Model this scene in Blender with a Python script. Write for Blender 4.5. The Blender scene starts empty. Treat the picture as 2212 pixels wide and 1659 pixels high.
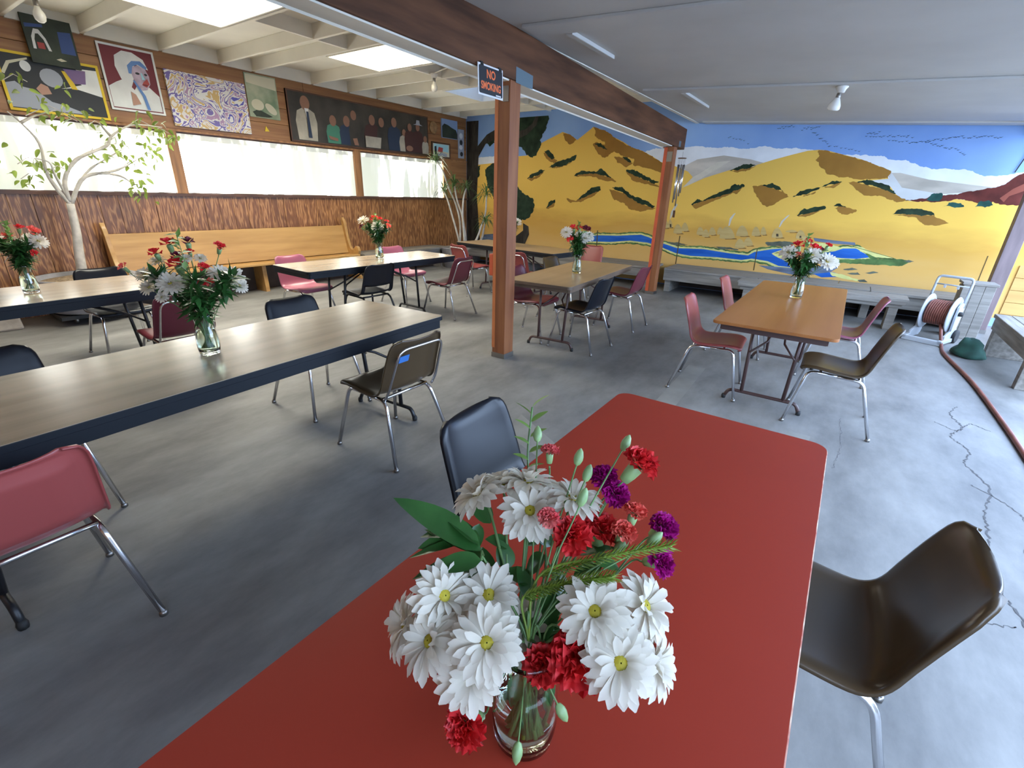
import bpy, bmesh, math, random
from mathutils import Vector, Matrix, Euler
from mathutils import noise as mnoise
C = bpy.context.scene.collection
PI = math.pi
R = math.radians
rnd = random.Random(11)
# ------------------------------------------------------------------ camera, world, exposure
def setup():
    f, p, ro, ya = 1001.5, R(22.25), R(1.83), R(34.4)
    fw = Vector((-math.sin(ya)*math.cos(p), math.cos(ya)*math.cos(p), -math.sin(p)))
    rt = Vector((math.cos(ya), math.sin(ya), 0)); up = rt.cross(fw)
    r2 = rt*math.cos(ro)+up*math.sin(ro); u2 = -rt*math.sin(ro)+up*math.cos(ro)
    cd = bpy.data.cameras.new('camera'); cd.sensor_width = 36; cd.lens = f/2212*36; cd.clip_start = .02
    c = bpy.data.objects.new('camera', cd); C.objects.link(c)
    m = Matrix((r2, u2, -fw)).transposed().to_4x4(); m.translation = Vector((0, 0, 1.52)); c.matrix_world = m
    sc = bpy.context.scene; sc.camera = c
    sc.view_settings.view_transform = 'Standard'; sc.view_settings.look = 'None'
    sc.view_settings.gamma = 1; sc.view_settings.use_curve_mapping = False
    sc.view_settings.exposure = EXPOSURE
    w = bpy.data.worlds.new('daylight_sky'); sc.world = w; w.use_nodes = True
    bg = w.node_tree.nodes['Background']; bg.inputs[0].default_value = SKY; bg.inputs[1].default_value = SKY_POWER
EXPOSURE = 1.15
SKY = (.52, .70, 1.0, 1); SKY_POWER = 5.4
WINDOW_POWER = 6.0; SKYLIGHT_POWER = 15.0
setup()
# ------------------------------------------------------------------ materials
def mat(name, col, rough=.5, metal=0, var=0, scale=6, stretch=(1, 1, 1), bump=0, col2=None, spec=.5, coat=0, detail=4):
    m = bpy.data.materials.new(name); m.use_nodes = True
    nt = m.node_tree; b = nt.nodes['Principled BSDF']; L = nt.links.new
    b.inputs['Roughness'].default_value = rough; b.inputs['Metallic'].default_value = metal
    b.inputs['Specular IOR Level'].default_value = spec; b.inputs['Coat Weight'].default_value = coat
    b.inputs['Base Color'].default_value = (*col, 1)
    if var or col2 or bump:
        tc = nt.nodes.new('ShaderNodeTexCoord'); mp = nt.nodes.new('ShaderNodeMapping'); mp.inputs['Scale'].default_value = stretch
        n = nt.nodes.new('ShaderNodeTexNoise'); n.inputs['Scale'].default_value = scale; n.inputs['Detail'].default_value = detail; n.inputs['Roughness'].default_value = .66 if detail > 8 else .5
        L(tc.outputs['Object'], mp.inputs[0]); L(mp.outputs[0], n.inputs['Vector'])
        r = nt.nodes.new('ShaderNodeValToRGB'); c2 = col2 or tuple(min(1, c*(1+var)) for c in col); c1 = col if col2 else tuple(c*(1-var) for c in col)
        r.color_ramp.elements[0].color = (*c1, 1); r.color_ramp.elements[1].color = (*c2, 1)
        r.color_ramp.elements[0].position = .32; r.color_ramp.elements[1].position = .68
        L(n.outputs['Fac'], r.inputs[0]); L(r.outputs[0], b.inputs['Base Color'])
        if bump:
            bp = nt.nodes.new('ShaderNodeBump'); bp.inputs['Strength'].default_value = bump; bp.inputs['Distance'].default_value = .01
            L(n.outputs['Fac'], bp.inputs['Height']); L(bp.outputs[0], b.inputs['Normal'])
    return m
def emit(name, c1, c2, p1, p2, scale=3, stretch=(1, 1, 1)):
    m = bpy.data.materials.new(name); m.use_nodes = True; nt = m.node_tree; L = nt.links.new
    b = nt.nodes['Principled BSDF']; b.inputs['Base Color'].default_value = (.6, .6, .55, 1); b.inputs['Roughness'].default_value = .5
    tc = nt.nodes.new('ShaderNodeTexCoord'); mp = nt.nodes.new('ShaderNodeMapping'); mp.inputs['Scale'].default_value = stretch
    n = nt.nodes.new('ShaderNodeTexNoise'); n.inputs['Scale'].default_value = scale; n.inputs['Detail'].default_value = 3
    L(tc.outputs['Object'], mp.inputs[0]); L(mp.outputs[0], n.inputs['Vector'])
    r = nt.nodes.new('ShaderNodeValToRGB'); r.color_ramp.elements[0].color = (*c1, 1); r.color_ramp.elements[1].color = (*c2, 1)
    r.color_ramp.elements[0].position = .36; r.color_ramp.elements[1].position = .6
    mr = nt.nodes.new('ShaderNodeMapRange'); mr.inputs[1].default_value = .49; mr.inputs[2].default_value = .62; mr.inputs[3].default_value = p1; mr.inputs[4].default_value = p2
    L(n.outputs['Fac'], r.inputs[0]); L(n.outputs['Fac'], mr.inputs[0])
    L(r.outputs[0], b.inputs['Emission Color']); L(mr.outputs[0], b.inputs['Emission Strength'])
    return m
def plywood():
    m = bpy.data.materials.new('grained_plywood'); m.use_nodes = True; nt = m.node_tree; L = nt.links.new; b = nt.nodes['Principled BSDF']
    b.inputs['Roughness'].default_value = .42
    tc = nt.nodes.new('ShaderNodeTexCoord'); mp = nt.nodes.new('ShaderNodeMapping'); mp.inputs['Scale'].default_value = (1, 6.5, .85)
    n = nt.nodes.new('ShaderNodeTexNoise'); n.inputs['Scale'].default_value = 2.6; n.inputs['Detail'].default_value = 2.5
    mu = nt.nodes.new('ShaderNodeMath'); mu.operation = 'MULTIPLY'; mu.inputs[1].default_value = 34
    si = nt.nodes.new('ShaderNodeMath'); si.operation = 'SINE'
    r = nt.nodes.new('ShaderNodeValToRGB'); e = r.color_ramp.elements
    e[0].position = .05; e[0].color = (.24, .088, .026, 1); e[1].position = .98; e[1].color = (.58, .27, .095, 1)
    x = e.new(.6); x.color = (.36, .145, .043, 1)
    mr = nt.nodes.new('ShaderNodeMapRange'); mr.inputs[1].default_value = -1; mr.inputs[2].default_value = 1
    n2 = nt.nodes.new('ShaderNodeTexNoise'); n2.inputs['Scale'].default_value = 2.2
    mx = nt.nodes.new('ShaderNodeMixRGB'); mx.blend_type = 'MULTIPLY'; mx.inputs[0].default_value = .55
    L(tc.outputs['Object'], mp.inputs[0]); L(mp.outputs[0], n.inputs['Vector']); L(n.outputs['Fac'], mu.inputs[0]); L(mu.outputs[0], si.inputs[0]); L(si.outputs[0], mr.inputs[0])
    L(mr.outputs[0], r.inputs[0]); L(tc.outputs['Object'], n2.inputs['Vector']); L(r.outputs[0], mx.inputs[1]); L(n2.outputs['Fac'], mx.inputs[2]); L(mx.outputs[0], b.inputs['Base Color'])
    return m
def hillpaint(name, top, mid, low):
    m = bpy.data.materials.new(name); m.use_nodes = True; nt = m.node_tree; L = nt.links.new; b = nt.nodes['Principled BSDF']; b.inputs['Roughness'].default_value = .6; b.inputs['Specular IOR Level'].default_value = .15
    tc = nt.nodes.new('ShaderNodeTexCoord'); sp = nt.nodes.new('ShaderNodeSeparateXYZ'); n = nt.nodes.new('ShaderNodeTexNoise'); n.inputs['Scale'].default_value = 1.3; n.inputs['Detail'].default_value = 5
    mp = nt.nodes.new('ShaderNodeMapping'); mp.inputs['Scale'].default_value = (1, 1, 3.5)
    ad = nt.nodes.new('ShaderNodeMath'); ad.operation = 'MULTIPLY_ADD'; ad.inputs[1].default_value = .55
    mr = nt.nodes.new('ShaderNodeMapRange'); mr.inputs[1].default_value = .75; mr.inputs[2].default_value = 2.5
    r = nt.nodes.new('ShaderNodeValToRGB'); e = r.color_ramp.elements; e[0].position = 0; e[0].color = (*low, 1); e[1].position = 1; e[1].color = (*top, 1)
    x = e.new(.3); x.color = (*mid, 1); x = e.new(.47); x.color = (*top, 1)
    L(tc.outputs['Object'], sp.inputs[0]); L(tc.outputs['Object'], mp.inputs[0]); L(mp.outputs[0], n.inputs['Vector'])
    L(n.outputs['Fac'], ad.inputs[0]); L(sp.outputs['Z'], ad.inputs[2]); L(ad.outputs[0], mr.inputs[0]); L(mr.outputs[0], r.inputs[0]); L(r.outputs[0], b.inputs['Base Color'])
    return m
def splashpaint(name, cols, scale=9, dist=2.5):
    m = bpy.data.materials.new(name); m.use_nodes = True; nt = m.node_tree; L = nt.links.new; b = nt.nodes['Principled BSDF']; b.inputs['Roughness'].default_value = .5
    tc = nt.nodes.new('ShaderNodeTexCoord'); n = nt.nodes.new('ShaderNodeTexNoise'); n.inputs['Scale'].default_value = scale; n.inputs['Detail'].default_value = 3; n.inputs['Distortion'].default_value = dist
    r = nt.nodes.new('ShaderNodeValToRGB'); r.color_ramp.interpolation = 'CONSTANT'; e = r.color_ramp.elements
    e[0].position = 0; e[0].color = (*cols[0], 1); e[1].position = .36; e[1].color = (*cols[1], 1)
    for i, c in enumerate(cols[2:]):
        x = e.new(.39+.036*i); x.color = (*c, 1)
    L(tc.outputs['Object'], n.inputs['Vector']); L(n.outputs['Fac'], r.inputs[0]); L(r.outputs[0], b.inputs['Base Color'])
    return m
def translucent(m, f):
    nt = m.node_tree; b = nt.nodes['Principled BSDF']; out = nt.nodes['Material Output']; t = nt.nodes.new('ShaderNodeBsdfTranslucent'); mx = nt.nodes.new('ShaderNodeMixShader'); mx.inputs[0].default_value = f
    s = b.inputs['Base Color'].links
    if s: nt.links.new(s[0].from_socket, t.inputs[0])
    else: t.inputs[0].default_value = b.inputs['Base Color'].default_value
    nt.links.new(b.outputs[0], mx.inputs[1]); nt.links.new(t.outputs[0], mx.inputs[2]); nt.links.new(mx.outputs[0], out.inputs[0]); return m
def glass(name, col=(.9, 1, .95), rough=0, ior=1.45):
    m = mat(name, col, rough); b = m.node_tree.nodes['Principled BSDF']; b.inputs['Transmission Weight'].default_value = 1; b.inputs['IOR'].default_value = ior
    return m
M = dict(
 concrete=mat('grey_concrete', (.125, .122, .118), .55, var=0, scale=1.5, stretch=(1.6, .7, 1), col2=(.27, .262, .25), bump=.15, detail=10, spec=.35),
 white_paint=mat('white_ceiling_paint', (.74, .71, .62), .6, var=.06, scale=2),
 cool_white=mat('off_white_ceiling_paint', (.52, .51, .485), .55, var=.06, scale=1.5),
 plywood=plywood(),
 board=mat('brown_stained_board', (.22, .09, .03), .5, scale=2, stretch=(1, .5, 9), col2=(.36, .17, .06)),
 trim=mat('dark_wood_trim', (.10, .04, .018), .5, var=.3, scale=5),
 mullion=mat('stained_stud', (.33, .15, .05), .5, var=.3, scale=3, stretch=(6, 6, .6)),
 beam=mat('dark_brown_beam', (.055, .022, .010), .6, scale=2.5, stretch=(3, .5, 4), col2=(.15, .062, .028), bump=.1, spec=.2, detail=8),
 post=mat('red_brown_post', (.19, .062, .025), .5, scale=3, stretch=(5, 5, .5), col2=(.30, .115, .045), spec=.3),
 redpost=mat('red_lit_edge_and_fittings', (.55, .09, .03), .5, var=.15, scale=4),
 oldwood=mat('weathered_grey_wood', (.17, .15, .13), .8, scale=3, stretch=(.6, 8, 8), col2=(.30, .275, .24), bump=.25),
 oldwood_y=mat('weathered_grey_wood_lengthways', (.15, .13, .11), .8, scale=3, stretch=(8, .6, 8), col2=(.28, .255, .22), bump=.25),
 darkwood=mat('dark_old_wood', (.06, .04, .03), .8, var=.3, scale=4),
 oak=mat('honey_oak', (.38, .20, .06), .35, scale=2.2, stretch=(8, .5, 6), col2=(.50, .29, .10)),
 chrome=mat('chrome_tube', (.75, .75, .77), .18, 1),
 steel=mat('dull_steel', (.32, .30, .28), .4, 1),
 browntube=mat('brown_enamel_tube', (.07, .035, .03), .4),
 blacktube=mat('black_enamel', (.015, .015, .017), .4),
 rubber=mat('black_rubber', (.015, .015, .015), .7),
 woodlam=mat('walnut_laminate', (.27, .20, .13), .22, scale=1.7, stretch=(6, .35, 1), col2=(.38, .29, .20), spec=.8),
 tanlam=mat('tan_laminate', (.30, .20, .11), .33, scale=1.7, stretch=(6, .35, 1), col2=(.38, .26, .15), spec=.55),
 orangelam=mat('orange_brown_laminate', (.29, .10, .026), .33, scale=1.5, stretch=(6, .35, 1), col2=(.36, .138, .04), spec=.35),
 redpaint=mat('brick_red_paint', (.27, .028, .014), .45, var=.07, scale=1.2, spec=.22),
 chip=mat('chipped_pale_edge', (.36, .06, .035), .7, scale=22, col2=(.55, .42, .3)),
 darkedge=mat('dark_table_edge', (.010, .012, .016), .5, spec=.2),
 oakedge=mat('brown_table_edge', (.13, .085, .055), .5, var=.2),
 glass=glass('clear_vase_glass', (.93, 1, .96)),
 water=glass('vase_water', (.9, .98, .9), 0, 1.33),
 stem=mat('green_stem', (.10, .19, .06), .5, var=.25, scale=20),
 leaf=mat('glossy_dark_leaf', (.018, .075, .015), .3, scale=14, col2=(.04, .13, .03)),
 leaflight=mat('light_green_leaf', (.14, .26, .05), .4, scale=14, col2=(.22, .36, .09)),
 fern=mat('yellow_green_sprig', (.16, .24, .025), .5, var=.3, scale=20),
 calyx=mat('pale_green_calyx', (.22, .34, .14), .45, var=.2, scale=30),
 petal=mat('white_petal', (.74, .69, .59), .5, var=.04, scale=12, spec=.2),
 disc=mat('yellow_flower_eye', (.46, .34, .015), .7, scale=60, col2=(.30, .29, .02), bump=.5),
 red=mat('red_carnation', (.62, .012, .02), .5, scale=25, col2=(.80, .035, .035)),
 coral=mat('coral_carnation', (.80, .06, .05), .5, scale=25, col2=(.90, .24, .18), spec=.2),
 pink=mat('pink_edged_carnation', (.72, .03, .06), .5, scale=30, col2=(.90, .32, .28), spec=.2),
 magenta=mat('magenta_carnation', (.30, .004, .13), .5, scale=25, col2=(.46, .010, .24), spec=.2),
 burgundy=mat('burgundy_carnation', (.10, .004, .018), .5, scale=25, col2=(.19, .01, .04)),
 black=mat('black_plastic', (.008, .009, .013), .3, spec=.28),
 brown=mat('dark_brown_plastic', (.06, .036, .016), .28),
 maroon=mat('maroon_plastic', (.13, .018, .028), .33),
 pinkp=mat('dusty_rose_plastic', (.30, .085, .125), .3),
 rose=mat('faded_red_plastic', (.30, .06, .055), .35),
 bluetape=mat('blue_tape', (.03, .14, .42), .6),
 greytape=mat('grey_blue_tape', (.10, .15, .18), .6),
 bark=mat('pale_ficus_bark', (.46, .42, .36), .8, var=.2, scale=12, bump=.4),
 stucco=mat('grey_planter_tub', (.30, .29, .30), .8, var=.15, scale=8),
 soil=mat('bark_mulch', (.13, .085, .05), .95, scale=40, col2=(.34, .25, .15), bump=1),
 ficus=mat('ficus_leaf', (.12, .20, .03), .4, scale=5, col2=(.36, .42, .09)),
 spike=mat('dracaena_leaf', (.06, .13, .03), .45, scale=6, col2=(.16, .27, .08)),
 plastic=mat('pale_grey_plastic', (.40, .42, .45), .4),
 hose=mat('rust_red_hose', (.19, .055, .035), .5, var=.25, scale=8),
 darkgreen=mat('dark_green_cloth', (.008, .05, .035), .8, var=.3, scale=10),
 bulbglass=mat('white_bulb_glass', (.82, .80, .74), .2),
 porcelain=mat('white_porcelain', (.75, .73, .68), .3),
 signblack=mat('black_sign_face', (.012, .013, .018), .4), signwhite=mat('white_sign_border', (.75, .75, .75), .5),
 signorange=mat('orange_lettering', (.85, .17, .04), .5),
 crack=mat('dark_crack', (.085, .082, .085), .9), patch=mat('pale_patch_concrete', (.235, .228, .21), .6, var=.15, scale=5, detail=8),
 stone=mat('rough_concrete_block', (.38, .33, .28), .9, var=.2, scale=9, bump=.4),
)
for k_, f_ in (('petal', .4), ('red', .2), ('coral', .25), ('pink', .25), ('magenta', .2), ('leaflight', .3), ('ficus', .35), ('leaf', .15)): translucent(M[k_], f_)
# ------------------------------------------------------------------ mesh helpers
class MB:
    def __init__(s): s.v = []; s.f = []
    def add(s, v, f):
        o = len(s.v); s.v += [tuple(p) for p in v]; s.f += [tuple(i+o for i in q) for q in f]; return s
    def box(s, x0, x1, y0, y1, z0, z1):
        return s.add([(x0,y0,z0),(x1,y0,z0),(x1,y1,z0),(x0,y1,z0),(x0,y0,z1),(x1,y0,z1),(x1,y1,z1),(x0,y1,z1)],
                     [(3,2,1,0),(4,5,6,7),(0,1,5,4),(1,2,6,5),(2,3,7,6),(3,0,4,7)])
    def hexa(s, p): return s.add(p, [(3,2,1,0),(4,5,6,7),(0,1,5,4),(1,2,6,5),(2,3,7,6),(3,0,4,7)])
    def tube(s, pts, rad, n=8, cap=True):
        pts = [Vector(p) for p in pts]; k = len(pts); rad = rad if isinstance(rad, (list, tuple)) else [rad]*k
        V = []; F = []; ref = None
        for i, p in enumerate(pts):
            t = (pts[min(i+1, k-1)]-pts[max(i-1, 0)]).normalized()
            if ref is None: ref = t.orthogonal().normalized()
            ref = (ref-t*ref.dot(t)); ref = ref.normalized() if ref.length > 1e-6 else t.orthogonal().normalized()
            b = t.cross(ref)
            for j in range(n):
                a = 2*PI*j/n; V.append(p+(ref*math.cos(a)+b*math.sin(a))*rad[i])
        for i in range(k-1):
            for j in range(n): F.append((i*n+j, i*n+(j+1)%n, (i+1)*n+(j+1)%n, (i+1)*n+j))
        if cap: F += [tuple(range(n-1, -1, -1)), tuple((k-1)*n+j for j in range(n))]
        return s.add(V, F)
    def lathe(s, prof, n=24, o=(0, 0, 0), cap0=True, cap1=True):
        V = []; F = []; k = len(prof)
        for r, z in prof:
            for j in range(n):
                a = 2*PI*j/n; V.append((o[0]+r*math.cos(a), o[1]+r*math.sin(a), o[2]+z))
        for i in range(k-1):
            for j in range(n): F.append((i*n+j, i*n+(j+1)%n, (i+1)*n+(j+1)%n, (i+1)*n+j))
        if cap0: F.append(tuple(range(n-1, -1, -1)))
        if cap1: F.append(tuple((k-1)*n+j for j in range(n)))
        return s.add(V, F)
    def prism(s, poly, z0, z1):
        n = len(poly)
        return s.add([(x, y, z0) for x, y in poly]+[(x, y, z1) for x, y in poly], [tuple(range(n-1, -1, -1)), tuple(range(n, 2*n))]+[(i, (i+1) % n, n+(i+1) % n, n+i) for i in range(n)])
    def build(s, name, m, parent=None, smooth=False, loc=None):
        me = bpy.data.meshes.new(name); me.from_pydata(s.v, [], s.f); me.update()
        if m is not None: me.materials.append(m)
        if smooth: me.polygons.foreach_set('use_smooth', [True]*len(me.polygons))
        return link(name, me, parent, loc)
def link(name, me, parent=None, loc=None):
    o = bpy.data.objects.new(name, me); C.objects.link(o)
    if parent: o.parent = parent
    if loc: o.location = loc
    return o
def bevel(o, w=.004, seg=2):
    b = o.modifiers.new('bevel', 'BEVEL'); b.width = w; b.segments = seg; b.limit_method = 'ANGLE'; return o
def thing(name, label, cat, loc=(0, 0, 0), rz=0, group=None):
    o = bpy.data.objects.new(name, None); C.objects.link(o); o.location = loc; o.rotation_euler = (0, 0, rz); o.empty_display_size = .1
    return tag(o, label, cat, group)
def tag(o, label, cat, group=None):
    o['label'] = label; o['category'] = cat
    if group: o['group'] = group
    return o
def struct(o): o['kind'] = 'structure'; return o
def snap(pts, k=6):
    pts = [Vector(p) for p in pts]; out = []
    P = [pts[0]*2-pts[1]]+pts+[pts[-1]*2-pts[-2]]
    for i in range(1, len(P)-2):
        for j in range(k):
            t = j/k; a, b, c, d = P[i-1:i+3]
            out.append(.5*((2*b)+(c-a)*t+(2*a-5*b+4*c-d)*t*t+(3*b-a-3*c+d)*t**3))
    return out+[pts[-1]]
def fillet(pts, r=.05, k=5):
    pts = [Vector(p) for p in pts]; out = [pts[0]]
    for i in range(1, len(pts)-1):
        a = (pts[i-1]-pts[i]); b = (pts[i+1]-pts[i]); q = min(r, a.length*.45, b.length*.45)
        A = pts[i]+a.normalized()*q; B = pts[i]+b.normalized()*q
        for j in range(k+1):
            t = j/k; out.append(A*(1-t)**2+pts[i]*2*t*(1-t)+B*t*t)
    return out+[pts[-1]]
def roundrect(hx, hy, r, k=6):
    o = []
    for cx, cy, a0 in ((hx-r, hy-r, 0), (-hx+r, hy-r, 90), (-hx+r, -hy+r, 180), (hx-r, -hy+r, 270)):
        for j in range(k+1):
            a = R(a0+90*j/k); o.append((cx+r*math.cos(a), cy+r*math.sin(a)))
    return o
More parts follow.
